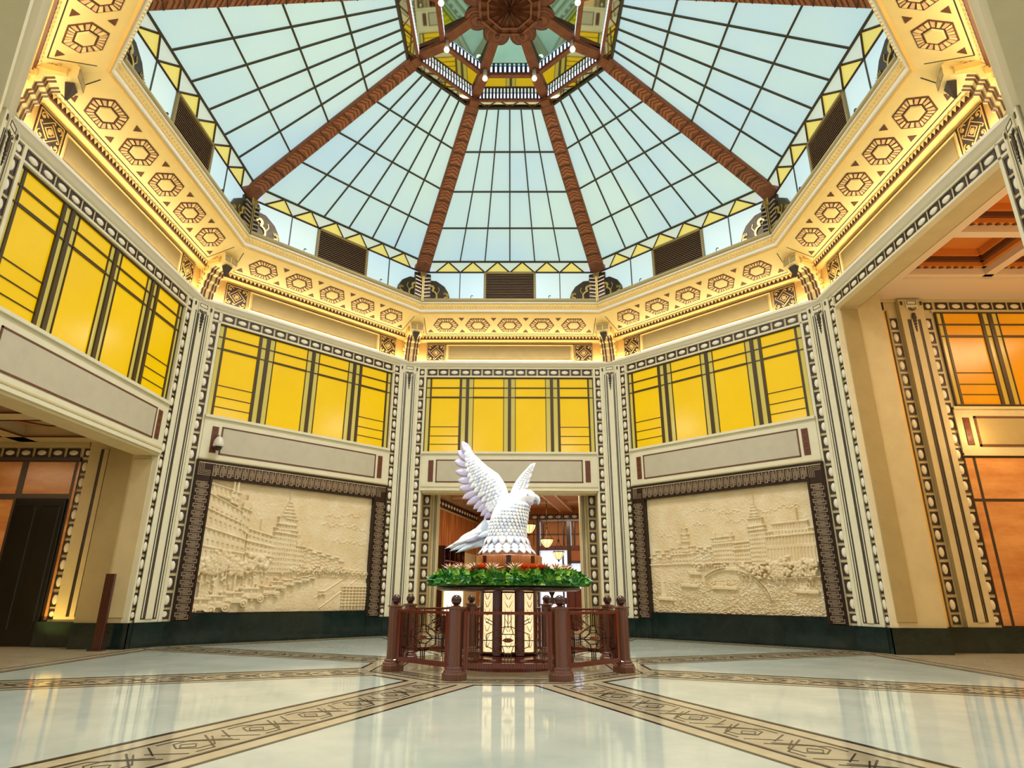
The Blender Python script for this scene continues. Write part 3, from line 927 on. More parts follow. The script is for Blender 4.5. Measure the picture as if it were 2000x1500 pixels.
# lid over the lantern and dome so that no outside light leaks in
ld = MB(); ld.prism([(3.2 * cos(i * pi / 4), 3.2 * sin(i * pi / 4)) for i in range(8)], 13.3, 13.4, M['dbrown']); ld.build('lantern_lid', ceiling)

# ------------------------------------------------------------------ bronze ornaments at the rib feet
ob = MB()
ob.prismx([(6.42, 8.92), (6.42, 9.86), (6.28, 9.9), (6.24, 9.78), (6.20, 8.92)], -.24, .24, M['bronze'])
ob_me = ob.mesh('pilaster_block')
oc = MB()
for i in range(7):
    z = 8.98 + i * .115
    for s in (-1, 1):
        oc.add([(s * .04, 6.185, z + .0), (s * .22, 6.185, z + .05), (s * .22, 6.185, z + .085), (s * .04, 6.185, z + .035), (s * .04, 6.26, z), (s * .22, 6.26, z + .05), (s * .22, 6.26, z + .085), (s * .04, 6.26, z + .035)],
               [(0, 1, 2, 3), (4, 7, 6, 5), (0, 4, 5, 1), (1, 5, 6, 2), (2, 6, 7, 3), (3, 7, 4, 0)], M['frline'])
oc_me = oc.mesh('chevron_slats')
og = MB()
og.box(-.03, .03, 6.16, 6.22, 8.94, 9.74, M['brass']); og.box(-.008, .008, 6.15, 6.18, 8.94, 9.74, M['bronze'])
for i in range(7): og.add([(-.10 + i * .028, 6.15, 9.86), (-.08 + i * .028, 6.15, 9.86), (-.062 + i * .022, 6.17, 9.70), (-.076 + i * .022, 6.17, 9.70), (-.09 + i * .028, 6.12, 9.84)], [(0, 1, 2, 3), (0, 4, 1), (4, 2, 1), (4, 3, 2), (0, 3, 4)], M['brass'])
og_me = og.mesh('gilded_stem')
def wing(s):
    """scrolled bronze wing plate lying along one drum side (s = side)"""
    w = MB()
    w.X = Matrix.Rotation(-s * pi / 8, 4, 'Z') @ Matrix.Translation((-s * 2.62, 6.21, 0)) @ Matrix(((-1 * -s, 0, 0, 0), (0, 0, -1, 0), (0, 1, 0, 0), (0, 0, 0, 1)))
    out = [(.10, 8.95), (.86, 8.95), (.88, 9.10), (.84, 9.28), (.72, 9.48), (.56, 9.60), (.48, 9.66), (.30, 9.68), (.16, 9.62), (.10, 9.66)]
    if s > 0: out = [(x, y) for x, y in out]
    w.prism(out, -.03, .03, M['bronze'])
    w.ribbon(arc(.32, 9.42, .10, -.3 * pi, 1.5 * pi, 14, .03), .062, .03, .06, M['brass'])
    w.ribbon(arc(.22, 9.24, .055, 0, 1.8 * pi, 10, .02), .03, .03, .06, M['brass'])
    w.ribbon(arc(.34, 9.16, .17, .45 * pi, -.30 * pi, 12), .042, .03, .06, M['brass'])
    w.ribbon([(.16, 8.98), (.30, 9.04), (.46, 9.02), (.56, 9.08)], .05, .03, .06, M['brass'])
    w.ribbon(arc(.78, 9.06, .075, .2 * pi, 2.0 * pi, 12, .02), .032, .03, .06, M['brass'])
    for a_ in range(6): w.ribbon([(.74 + .06 * cos(a_ * .4), 9.16 + .05 * sin(a_ * .4)), (.76 + .12 * cos(a_ * .4 - .1), 9.17 + .11 * sin(a_ * .4 - .1))], .012, .03, .055, M['brass'])
    w.ribbon([(.50, 9.20), (.58, 9.34), (.55, 9.44)], .016, .03, .05, M['brass'])
    return w.mesh('wing_plate')
wl, wr = wing(-1), wing(1)
ONAME = {0: 'at the front wall, left side', 1: 'in the left corner above the street relief', 2: 'in the near left corner', 5: 'in the near right corner', 6: 'in the right corner above the river relief', 7: 'at the front wall, right side', 3: 'above the entrance, left', 4: 'above the entrance, right'}
for i in range(8):
    th = pi / 8 + i * pi / 4
    e = tag(empty('bronze_ornament', (0, 0, 0), th), 'dark bronze winged ornament under a copper rib ' + ONAME[i], 'ornament', 'bronze rib foot ornaments')
    dz = Matrix.Translation((0, .36, 0))
    link('pilaster_block', ob_me, e, mw=dz); link('chevron_slats', oc_me, e, mw=dz); link('gilded_stem', og_me, e, mw=dz)
    link('wing_plate', wl, e); link('wing_plate', wr, e)

# ------------------------------------------------------------------ vents in the drum
fm = MB()
for x0, x1, z0, z1 in ((-.76, .76, 9.93, 9.99), (-.76, .76, 8.95, 9.0), (-.76, -.69, 8.95, 9.99), (.69, .76, 8.95, 9.99)): fm.bbox(x0, x1, 6.22, 6.32, z0, z1, M['vframe'], .008)
fm_me = fm.mesh('frame')
bk = MB(); bk.box(-.74, .74, 6.29, 6.32, 8.96, 9.98, M['vback']); bk_me = bk.mesh('backing')
stt = MB(); stt.add([(-.70, 6.235, -.012), (.70, 6.235, -.012), (.70, 6.28, .022), (-.70, 6.28, .022), (-.70, 6.235, -.002), (.70, 6.235, -.002), (.70, 6.28, .032), (-.70, 6.28, .032)], [(3, 2, 1, 0), (4, 5, 6, 7), (0, 1, 5, 4), (1, 2, 6, 5), (2, 3, 7, 6), (3, 0, 4, 7)], M['slat'])
st_me = stt.mesh('slat')
for k in (0, 1, 2, -1, -2):
    e = tag(empty('air_vent', (0, 0, 0), k * pi / 4), 'brown slatted air vent in the glass drum on the %s side' % NAMES8[k], 'vent', 'drum air vents')
    link('frame', fm_me, e); link('backing', bk_me, e)
    for i in range(17): link('slat', st_me, e, loc=(0, 0, 9.03 + i * .053))
# hooks on the lip
hk = MB(); hk.tube([(0, 6.12, 9.05), (0, 6.12, 9.14), (.03, 6.12, 9.17), (.06, 6.12, 9.15)], .012, M['line'], 6); hk_me = hk.mesh('hook')
for k in (0, 1, 2, -1, -2):
    for s in (-1, 1):
        tag(link('hook', hk_me, None, rot=k * pi / 4, loc=Matrix.Rotation(k * pi / 4, 3, 'Z') @ Vector((s * 1.12, 0, 0))), 'small black hook on the lip below the %s drum glass, %s of the vent' % (NAMES8[k], 'left' if s < 0 else 'right'), 'hook', 'hooks on the drum lip')
# ------------------------------------------------------------------ white floodlights at the lantern nodes
fl = MB(); fl.sphere((0, 1.50, 12.38), .062, M['glassw'], 14, 8); fl_me = fl.mesh('globe')
fb = MB(); fb.lathe([(.05, 12.62), (.05, 12.48), (.04, 12.44), (.02, 12.43)], M['metalw'], 12, 0, 1.50); fb_me = fb.mesh('mount')
FNAME = {0: 'to the front wall, left of centre', 1: 'to the left, beyond the street relief', 2: 'to the near left corner', 3: 'to the entrance, left', 4: 'to the entrance, right', 5: 'to the near right corner', 6: 'to the right, beyond the river relief', 7: 'to the front wall, right of centre'}
for i in range(8):
    th = pi / 8 + i * pi / 4
    e = tag(empty('floodlight', (0, 0, 0), th), 'white globe floodlight on lantern rib ' + FNAME[i], 'floodlight', 'floodlights round the lantern')
    link('globe', fl_me, e); link('mount', fb_me, e)
    p = Vector((-sin(th) * 1.5, cos(th) * 1.5, 12.28)); q = Vector((-sin(th) * 4.0, cos(th) * 4.0, 0))
    light('floodlight_lamp', 'SPOT', P_LANTERN, NEUT, aim(p, q), .25, spot=radians(140), blend=1.0)

# ================================================================== right corridor
def simple(name, label, cat, fn, parent=None):
    m = MB(); fn(m); return struct(m.build(name, parent), label, cat)

def rw(m):
    m.box(8.15, 17, 3.0, 3.3, 0, 8.1, M['beige'])
    m.box(7.7, 8.20, 2.45, 3.3, 0, 7.36, M['beige'])
    m.box(9.62, 17, 2.95, 3.1, 3.86, 4.90, M['beige']); m.box(9.62, 17, 2.92, 3.1, 4.86, 4.92, M['beige']); m.box(9.62, 17, 2.93, 3.1, 3.84, 3.90, M['beige'])
    m.box(8.42, 8.58, 2.97, 3.02, Z_PL, 7.2, M['gold'])                        # recessed golden strip
    m.box(8.36, 8.40, 2.94, 3.02, Z_PL, 7.2, M['olive']); m.box(8.60, 8.64, 2.94, 3.02, Z_PL, 7.2, M['olive'])
    m.box(9.64, 17, 2.96, 3.05, 7.17, 7.23, M['beige']); m.box(8.2, 17, 2.96, 3.05, 7.42, 7.5, M['beige'])
wr_ = simple('wall_corridor_right', 'ornate wall of the right corridor with bead strips and amber window', 'wall', rw)
jp = MB(); jp.bbox(7.28, 7.66, 2.425, 2.46, .55, 7.0, M['olive'], .01); jp.build('jamb_panel', wr_)
ppil = MB(); ppil.box(8.88, 9.42, 2.88, 3.02, Z_PL, 7.45, M['beige'])
for x in (9.02, 9.06, 9.24, 9.28): ppil.box(x - .012, x + .012, 2.868, 2.9, .55, 6.95, M['line'])
ppil.box(9.08, 9.22, 2.86, 2.9, .55, 6.95, M['beige'])
ppil.build('pilaster', wr_)
link('capital_plate', pierc_me, wr_, loc=(9.15, 2.88, .08)); link('floral_drop', pierd_me, wr_, loc=(9.15, 2.88, .02))
for x in (8.28, 8.74, 9.52): bead_column(wr_, x, 19, .70, 2.995)
bead_row(wr_, 9.75, 15.4, 7.33, 2.99); bead_row(wr_, 8.3, 8.6, 7.33, 2.99, corner=False)
lp = MB(); lp.bbox(10.05, 14.0, 2.935, 2.96, 4.08, 4.66, M['olive'], .006)
for x0, x1, z0, z1 in ((10.0, 14.05, 4.04, 4.08), (10.0, 14.05, 4.66, 4.70), (10.0, 10.04, 4.04, 4.70)): lp.box(x0, x1, 2.93, 2.96, z0, z1, M['brown'])
lp.build('lintel_panel', wr_)
link('carved_plaque', cplaque_me, wr_, loc=(9.83, 2.95, 4.37))
for i in range(5):
    for z0, z1 in ((.48, 2.88), (2.94, 3.80)):
        x0 = 9.64 + (i - 1) * 1.22 + .22 if i else 9.64
        x1 = 9.64 + i * 1.22 + .16 if i else 9.80
        q = MB(); q.bbox(x0, x1, 2.975, 3.0, z0, z1, M['marblew'], .006); q.build('marble_panel', wr_)
jt = MB(); jt.box(9.62, 15, 2.985, 3.01, .46, 3.86, M['joint']); jt.build('joint_ground', wr_)
make_window('window_5', 'amber leaded window in the wall of the right corridor', 'amber', 'palea', None, (12.14, 3.0 - .09, 0), 0.0, z0=4.95, z1=7.15)
simple('baseboard_corridor_right', 'dark marble plinth along the right corridor', 'plinth', lambda m: (m.box(7.72, 8.2, 2.40, 3.0, 0, Z_PL, M['plinth']), m.box(8.2, 17, 2.84, 3.05, 0, Z_PL, M['plinth'])))
simple('wall_corridor_right_end', 'plain end wall of the right corridor', 'wall', lambda m: (m.box(17, 17.3, -3.6, 3.3, 0, 8.2, M['beige']), m.box(7.7, 17, -3.6, -3.3, 0, 8.2, M['beige'])))
def rc(m):
    m.box(7.4, 17.2, -3.4, 3.2, 8.05, 8.2, M['ocoff'])
    m.box(7.705, 7.72, -2.45, 2.45, 7.05, 8.1, M['olive'])
    m.box(7.70, 8.00, -3.3, 3.0, 7.42, 8.06, M['coralw']); m.box(8.0, 8.45, -3.3, 3.0, 7.48, 8.06, M['coralw']); m.box(8.45, 8.52, -3.3, 3.0, 7.55, 8.06, M['coralw'])
    for y0, y1 in ((2.0, 3.0), (-3.3, -2.3)): m.box(7.70, 17, y0, y1, 7.50, 8.06, M['coralw'])
    m.box(8.4, 17, 1.9, 2.02, 7.56, 8.06, M['coralw'])
    for y in (.35, -1.15): m.box(8.4, 17, y - .1, y + .1, 7.56, 8.06, M['coralw'])
    for x in (10.3, 12.4, 14.5): m.box(x - .1, x + .1, -2.4, 2.0, 7.56, 8.06, M['coralw'])
rcl = simple('ceiling_corridor_right', 'orange coffered ceiling with white beams in the right corridor', 'ceiling', rc)
for x0, x1 in ((8.56, 10.2), (10.4, 12.3), (12.5, 14.4)):
    for y0, y1 in ((.48, 1.88), (-1.03, .23), (-2.25, -1.27)):
        q = MB()
        for i, (d, z, mm) in enumerate(((0, 7.70, 'ocoff'), (.07, 7.80, 'brown'), (.12, 7.90, 'ocoff'))):
            for a0, a1, b0, b1 in ((x0 + d, x1 - d, y0 + d, y0 + d + .08), (x0 + d, x1 - d, y1 - d - .08, y1 - d), (x0 + d, x0 + d + .08, y0 + d, y1 - d), (x1 - d - .08, x1 - d, y0 + d, y1 - d)):
                q.box(a0, a1, b0, b1, z, 8.06, M[mm])
        q.build('coffer_moulding', rcl)
        n_ = int((x1 - x0 - .3) / .16)
        g = MB()
        for i in range(n_): g.ribbon(arc(x0 + .2 + i * .16, y0 + .05, .05, 0, 1.8 * pi, 8, .02), .014, 7.685, 7.70, M['brown'])
        for i in range(n_): g.ribbon(arc(x0 + .2 + i * .16, y1 - .05, .05, 0, 1.8 * pi, 8, .02), .014, 7.685, 7.70, M['brown'])
        g.build('coffer_scrolls', rcl)['kind'] = 'stuff'
light('corridor_lamp_right', 'AREA', P_RIGHT, (1.0, .70, .38), Matrix.Translation((11.8, -.6, 7.45)), 4.0, 2.0)
light('corridor_wall_lamp_right', 'POINT', P_RIGHT * .05, (1.0, .66, .28), Matrix.Translation((9.95, 2.55, 4.3)), .08)
light('corridor_uplight_right', 'AREA', P_RIGHT * .35, (1.0, .72, .42), Matrix.Translation((11.5, -2.6, 2.6)) @ Matrix.Rotation(pi, 4, 'X'), 4.0, .6)

# ================================================================== left corridor
def lw(m):
    m.box(-17, -8.15, 3.0, 3.3, 0, 4.3, M['beige'])
    m.box(-8.20, -7.7, 2.45, 3.3, 0, 4.0, M['olive'])
    m.box(-8.92, -8.22, 2.90, 3.05, Z_PL, 4.1, M['beige'])
    m.box(-17, -9.0, 2.97, 3.05, 3.96, 4.1, M['beige'])
    m.box(-17, -9.12, 2.95, 3.05, 3.66, 3.74, M['joint'])
wl_ = simple('wall_corridor_left', 'wall of the left corridor with bead strips and honey marble', 'wall', lw)
jp = MB(); jp.bbox(-7.66, -7.26, 2.425, 2.46, .55, 3.6, M['beige'], .01); jp.build('jamb_panel', wl_)
q = MB()
for x in (-8.44, -8.48, -8.62, -8.66): q.box(x - .012, x + .012, 2.885, 2.92, .55, 3.9, M['line'])
q.box(-8.60, -8.50, 2.88, 2.92, .55, 3.9, M['beige']); q.build('pilaster_lines', wl_)
bead_column(wl_, -9.02, 9, .70, 2.99)
bead_row(wl_, -15.0, -9.15, 3.84, 2.99)
for x0, x1, z0, z1 in ((-9.16, -9.10, .48, 3.64), (-10.22, -9.22, 2.96, 3.64), (-11.5, -10.36, 2.96, 3.64), (-11.5, -10.36, .48, 2.84), (-12.8, -11.6, .48, 2.84), (-12.8, -11.6, 2.96, 3.64)):
    g = MB(); g.bbox(x0, x1, 2.975, 3.0, z0, z1, M['marblew'], .006); g.build('marble_panel', wl_)
jt = MB(); jt.box(-15, -9.1, 2.985, 3.01, .46, 3.7, M['joint']); jt.build('joint_ground', wl_)
dm = MB(); dm.bbox(-10.28, -9.22, 2.93, 2.98, 0, 2.86, M['dark'], .01)
for x0, x1 in ((-10.20, -9.80), (-9.70, -9.30)): dm.bbox(x0, x1, 2.915, 2.94, .3, 2.7, M['dark'], .02)
struct(dm.build('door_1'), 'black panelled door in the left corridor', 'door')
struct(simple('baseboard_corridor_left', 'dark marble plinth along the left corridor', 'plinth', lambda m: (m.box(-8.2, -7.72, 2.40, 3.0, 0, Z_PL, M['plinth']), m.box(-9.2, -8.2, 2.84, 3.05, 0, Z_PL, M['plinth']), m.box(-17, -10.3, 2.90, 3.05, 0, Z_PL, M['plinth']))))
simple('wall_corridor_left_end', 'plain end wall of the left corridor', 'wall', lambda m: (m.box(-17.3, -17, -3.6, 3.3, 0, 4.3, M['marblew']), m.box(-17, -7.7, -3.6, -3.3, 0, 4.3, M['beige'])))
def lc(m):
    m.box(-17.2, -7.6, -3.4, 3.2, 4.30, 4.4, M['coral'])
    m.box(-8.10, -7.68, -3.3, 3.0, 3.98, 4.32, M['beige'])
    for y in (2.7, .9, -.9, -2.7): m.box(-17, -8.0, y - .22, y + .22, 4.06, 4.32, M['beige'])
    for x in (-10.3, -12.6, -14.9): m.box(x - .2, x + .2, -3.3, 3.0, 4.06, 4.32, M['beige'])
lcl = simple('ceiling_corridor_left', 'coffered beige ceiling of the left corridor', 'ceiling', lc)
for x0, x1 in ((-10.05, -8.15), (-12.35, -10.55)):
    for y0, y1 in ((1.15, 2.45), (-.65, .65)):
        g = MB()
        g.ribbon([(x0, y0), (x1, y0), (x1, y1), (x0, y1)], .03, 4.05, 4.075, M['brown'], closed=True)
        cx_, cy_ = (x0 + x1) / 2, (y0 + y1) / 2
        g.prism([(cx_ - .6, cy_), (cx_ - .3, cy_ - .4), (cx_ + .3, cy_ - .4), (cx_ + .6, cy_), (cx_ + .3, cy_ + .4), (cx_ - .3, cy_ + .4)], 4.24, 4.31, M['olive'])
        g.ribbon([(cx_ - .6, cy_), (cx_ - .3, cy_ - .4), (cx_ + .3, cy_ - .4), (cx_ + .6, cy_), (cx_ + .3, cy_ + .4), (cx_ - .3, cy_ + .4)], .04, 4.22, 4.25, M['brown'], closed=True)
        g.build('coffer_panel', lcl)
light('corridor_lamp_left', 'AREA', P_LEFT, (1.0, .72, .40), Matrix.Translation((-11.5, -.4, 3.95)), 3.0, 1.0)
light('corridor_uplight_left', 'SPOT', P_LEFT * .35, (1.0, .70, .16), aim((-8.9, 2.35, .12), (-8.75, 2.9, 1.1)), .05, spot=radians(110))

# ================================================================== lounge behind the front opening (turned 12.5 degrees)
LR = empty('lounge_frame', (0, 7.7, 0), radians(-12.5))
LM = Matrix.Translation((0, 7.7, 0)) @ Matrix.Rotation(radians(-12.5), 4, 'Z')
bpy.data.objects.remove(LR)
def lounge(name, label, cat, fn, st=True):
    m = MB(); fn(m); o = m.build(name, None, mw=LM)
    return struct(o, label, cat) if st else tag(o, label, cat)
wll = lounge('wall_lounge_left', 'honey wood panelled left wall of the lounge', 'wall', lambda m: (m.box(-2.9, -2.62, -.5, 6.4, 0, 4.2, M['beige']), m.box(-2.66, -2.58, -.5, 6.2, 3.62, 3.66, M['mahogd']), m.box(-2.66, -2.58, -.5, 6.2, 3.86, 3.90, M['mahogd'])))
for i in range(8):
    g = MB(); y = .5 + i * .68; g.X = Matrix.Rotation(0, 4, 'Z'); g.box(-2.62, -2.595, y + .012, y + .668, 2.42, 3.56, M['panelw']); g.build('wood_board', wll)
for i in range(18): link('bead_tile', bead_me, wll, loc=(-2.60, .6 + i * .31, 3.76), rot=(0, pi / 2, pi / 2))
wlf = lounge('wall_lounge_back', 'wooden glazed partition at the back of the lounge', 'wall', lambda m: (
    m.box(-2.9, -2.2, 6.13, 6.4, 0, 4.2, M['panelw']), m.box(-2.2, -.3, 6.16, 6.4, 0, 3.66, M['panelw']), m.box(-2.9, 5, 6.13, 6.4, 3.66, 4.2, M['panelw']),
    m.box(.80, .93, 6.06, 6.3, 0, 3.68, M['mahogd']), m.box(1.86, 2.0, 6.06, 6.3, 0, 3.68, M['mahog']), m.box(-.32, -.22, 6.06, 6.3, 0, 3.68, M['mahogd']),
    m.box(-.3, 5, 6.08, 6.3, 2.56, 2.72, M['mahog']), m.box(-.3, 5, 6.1, 6.3, 3.60, 3.68, M['mahog']), m.box(2.0, 5, 6.14, 6.4, 0, 3.68, M['panelw']),
    m.box(.93, 1.86, 6.12, 6.3, 2.17, 2.56, M['teak']), m.box(.93, 1.86, 6.10, 6.3, 2.10, 2.19, M['dbrown'])))
for i in range(14): link('bead_tile', bead_me, wlf, loc=(-1.9 + i * .30, 6.12, 3.775), rot=(0, pi / 2, 0))
for i in range(9):
    link('bead_tile', bead_me, wlf, loc=(-2.35, 6.12, 3.45 - i * .33)); link('bead_tile', bead_me, wlf, loc=(2.12, 6.12, 3.45 - i * .33))
for x0, x1 in ((-.20, .78), (.95, 1.84), (-1.2, -.34)):      # glazed lights: opaque panes, reflected room put in as flat colour, behind bars
    g = MB(); g.box(x0, x1, 6.24, 6.26, 2.72, 3.60, M['coral']); g.build('glazed_panel', wlf)
    g = MB()
    for x in (x0 + .1, x0 + .12, x1 - .1, x1 - .12): g.box(x - .008, x + .008, 6.16, 6.24, 2.72, 3.60, M['mahogd'])
    g.box(x0, x1, 6.16, 6.24, 3.13, 3.16, M['mahogd']); g.build('glazing_bars', wlf)
cw = MB()
for i in range(40):
    x = -.22 + i * .026; cw.add([(x, 6.30 + .02 * (i % 2), 0.3), (x + .026, 6.30 + .02 * ((i + 1) % 2), 0.3), (x + .026, 6.30 + .02 * ((i + 1) % 2), 2.56), (x, 6.30 + .02 * (i % 2), 2.56)], [(0, 1, 2, 3)], M['curtain'])
for i in range(36):
    x = .93 + i * .026; cw.add([(x, 6.30 + .02 * (i % 2), 0.3), (x + .026, 6.30 + .02 * ((i + 1) % 2), 0.3), (x + .026, 6.30 + .02 * ((i + 1) % 2), 2.14), (x, 6.30 + .02 * (i % 2), 2.14)], [(0, 1, 2, 3)], M['curtain'])
wc = struct(cw.build('window_6', None, mw=LM), 'bright windows with white curtains at the back of the lounge', 'window')
g = MB()
for x in (.62, 1.38): g.box(x - .025, x + .025, 6.22, 6.3, .3, 2.5 if x < 1 else 2.1, M['navy'])
g.box(.93, 1.86, 6.22, 6.3, 1.58, 1.62, M['dbrown']); g.build('window_bars', None, mw=LM).parent = wc
wc.children[0].matrix_local = Matrix.Identity(4)
lcg = lounge('ceiling_lounge', 'terracotta lounge ceiling with cream beams', 'ceiling', lambda m: (m.prism([(-2.9, -.5), (4.7, 1.15), (4.7, 6.5), (-2.9, 6.5)], 4.10, 4.3, M['coral'])))
for i, y in enumerate((1.4, 3.0, 4.6)):
    g = MB(); g.box(-2.6, 5, y - .14, y + .14, 4.0, 4.12, M['coral']); g.box(-2.6, 5, y - .17, y - .14, 4.03, 4.12, M['coralw']); g.box(-2.6, 5, y + .14, y + .17, 4.03, 4.12, M['coralw']); g.build('ceiling_beam', lcg)
g = MB(); g.box(.58, 1.0, .32, 6.2, 3.96, 4.12, M['coral'])
for x in (.58, 1.0): g.box(x - .03, x + .03, .32, 6.2, 3.95, 4.12, M['coralw'])
g.build('ceiling_beam', lcg)
lounge('wall_lounge_right', 'plain right wall of the lounge', 'wall', lambda m: m.box(4.6, 4.8, 1.2, 6.4, 0, 4.2, M['panelw']))
# reveal strips just inside the front opening
def rv(m):
    for s in (-1, 1):
        x0, x1 = sorted((s * 2.20, s * 2.45)); m.box(x0, x1, 7.72, 8.25, 0, 4.0, M['olive'])
        x0, x1 = sorted((s * 2.02, s * 2.22)); m.box(x0, x1, 8.0, 8.3, 0, 4.0, M['beige'])
        for x in (2.08, 2.12): x0, x1 = sorted((s * x, s * (x + .015))); m.box(x0, x1, 7.99, 8.02, .1, 3.8, M['line'])
tr0 = simple('trim_17', 'olive pilaster strips lining the lounge opening', 'trim', rv)
for s in (-1, 1): bead_column(tr0, s * 2.33, 9, .70, 7.715)
light('lounge_lamp', 'AREA', P_BACK, (1.0, .78, .52), LM @ Matrix.Translation((.6, 2.6, 3.9)), 2.4, 2.4)

# chandeliers: faceted lit glass bowl on three rods
CH = {0: 'largest lit glass bowl chandelier, right beside the white bird', 1: 'middle lit glass bowl chandelier in the lounge', 2: 'lowest and smallest glass bowl chandelier before the curtain'}
for i, (x, y, z, r) in enumerate(((.18, 2.0, 2.98, .21), (.40, 4.0, 2.70, .22), (.57, 5.5, 2.38, .20))):
    c_ = LM @ Vector((x, y, 0))
    e = tag(empty('chandelier', (c_.x, c_.y, z)), CH[i], 'chandelier', 'glass bowl chandeliers in the lounge')
    g = MB(); g.lathe([(.02, -.19 * r / .21), (.09, -.16), (r * .8, -.04), (r, .08), (r * .93, .10)], M['bowl'], 8, smooth=False); g.build('bowl', e)
    g = MB()
    for q in range(8):
        a = q * pi / 4; g.tube([(r * cos(a), r * sin(a), .08), (r * .8 * cos(a), r * .8 * sin(a), -.04), (.09 * cos(a), .09 * sin(a), -.16), (0, 0, -.2)], .009, M['bronze'], 4)
    g.lathe([(.035, -.18), (.03, -.22), (.005, -.27)], M['bronze'], 8); g.lathe([(r * 1.03, .07), (r * 1.03, .10), (r * .98, .10)], M['bronze'], 8, smooth=False); g.build('bowl_frame', e)
    g = MB()
    for q in range(3):
        a = q * 2 * pi / 3 + .4; g.tube([(r * .95 * cos(a), r * .95 * sin(a), .10), (0, 0, .48)], .008, M['bronze'], 4)
    g.tube([(0, 0, .46), (0, 0, 4.08 - z)], .009, M['bronze'], 6); g.lathe([(.03, .44), (.045, .48), (.02, .53)], M['bronze'], 8); g.build('hanging_rod', e)

# bookcase along the left lounge wall
bc = tag(empty('display_shelf'), 'dark wooden display shelf along the left lounge wall', 'shelf')
bc.matrix_world = LM @ Matrix.Translation((-2.36, 2.0, 0))
def part(name, parent, fn):
    m = MB(); fn(m); return m.build(name, parent)
part('carcass', bc, lambda m: (m.box(-.22, -.19, -.95, 1.15, 0, 2.40, M['mahogd']), m.box(-.22, .15, -.95, -.90, 0, 2.40, M['mahogd']), m.box(-.22, .15, 1.10, 1.15, 0, 2.40, M['mahogd'])))
for z in (.02, .5, 1.0, 1.5, 1.95, 2.36): part('shelf_board', bc, lambda m: m.box(-.2, .15, -.92, 1.12, z, z + .04, M['mahog']))
for y in (-.4, .1, .6): part('upright', bc, lambda m: m.box(-.2, .15, y - .02, y + .02, 0, 2.38, M['mahogd']))
VN = ['ivory', 'copper', 'brass', 'redpl', 'navy', 'ivory', 'brown', 'brass']
for i, (y, z) in enumerate(((-.65, 1.54), (-.15, 1.54), (.35, 1.99), (.85, 1.54), (-.65, 1.99), (-.15, 1.04), (.35, 1.04), (.85, 1.99))):
    p = bc.matrix_world @ Vector((0, y, z + .001))
    g = MB(); h = .22 + .04 * (i % 3)
    g.lathe([(.05, 0), (.075, h * .35), (.06, h * .7), (.03, h * .85), (.045, h)], M[VN[i]], 12)
    tag(g.build('vase', None, loc=p), '%s vase on the lounge display shelf, %s' % (['white', 'copper', 'brass', 'red', 'navy', 'tall ivory', 'brown', 'gold'][i], ['near end of middle tier', 'second on middle tier', 'third on top tier', 'far end of middle tier', 'near end of top tier', 'second on low tier', 'third on low tier', 'far end of top tier'][i]), 'vase', 'vases on the lounge shelf')
# bright showcase low at the left of the opening
sc0 = tag(empty('showcase', (-1.55, 8.45, 0)), 'gilded showcase with lit back low at the left of the lounge opening', 'showcase')
part('base', sc0, lambda m: m.bbox(-.32, .32, -.2, .2, 0, .45, M['mahogd'], .01))
part('gilt_frame', sc0, lambda m: (m.box(-.32, -.27, -.2, .2, .45, 1.25, M['brass']), m.box(.27, .32, -.2, .2, .45, 1.25, M['brass']), m.box(-.32, .32, -.2, .2, 1.25, 1.30, M['brass'])))
part('lit_back', sc0, lambda m: m.box(-.27, .27, .15, .18, .45, 1.25, M['glassw']))
for i, x in enumerate((-.18, -.06, .06, .18)):
    g = MB(); g.lathe([(.03, 0), (.035, .12), (.015, .2), (.012, .28), (.016, .3)], M['ivory'], 10)
    tag(g.build('bottle', None, loc=(-1.55 + x, 8.42, .452)), 'pale bottle in the gilded showcase, %s from the left' % ('first', 'second', 'third', 'fourth')[i], 'bottle', 'bottles in the showcase')

# reception desk on the right
dk = tag(empty('reception_desk'), 'dark red reception desk with a carved ivory strip', 'desk')
dk.matrix_world = LM @ Matrix.Translation((1.75, 3.5, 0))
part('front_panel', dk, lambda m: m.bbox(-.62, .75, -.30, -.26, 0, 1.16, M['mahog'], .01))
for x in (-.55, -.35, .35, .55): part('moulding', dk, lambda m: m.box(x - .012, x + .012, -.32, -.29, .05, 1.1, M['mahogd']))
part('body', dk, lambda m: m.box(-.60, .73, -.26, .35, 0, 1.14, M['mahogd']))
part('desk_top', dk, lambda m: m.bbox(-.66, .80, -.34, .38, 1.16, 1.20, M['mahogd'], .01))
g = MB(); g.box(-.02, .06, -.325, -.29, .1, 1.12, M['mahogd']); g.X = Matrix.Translation((.02, -.325, 0)) @ Matrix.Rotation(pi / 2, 4, 'X')
for i in range(13): g.ribbon(arc(.0, .16 + i * .075, .026, (i % 2) * pi, (i % 2) * pi + 1.5 * pi, 8, .012), .014, 0, .014, M['ivory'])
g.build('carved_strip', dk)
pf = tag(empty('picture_frame'), 'small framed picture standing on the reception desk', 'picture')
pf.matrix_world = LM @ Matrix.Translation((1.92, 3.42, 1.20)) @ Matrix.Rotation(-.15, 4, 'X')
part('frame', pf, lambda m: m.bbox(-.11, .11, -.01, .01, 0, .28, M['brass'], .006)); part('print', pf, lambda m: m.box(-.085, .085, -.014, -.008, .03, .25, M['ivory']))
vs = tag(empty('flower_vase'), 'blue flowers in a vase on the reception desk', 'vase')
vs.matrix_world = LM @ Matrix.Translation((1.66, 3.45, 1.20))
part('vase', vs, lambda m: m.lathe([(.03, 0), (.05, .06), (.025, .12), (.035, .14)], M['ivory'], 10))
g = MB()
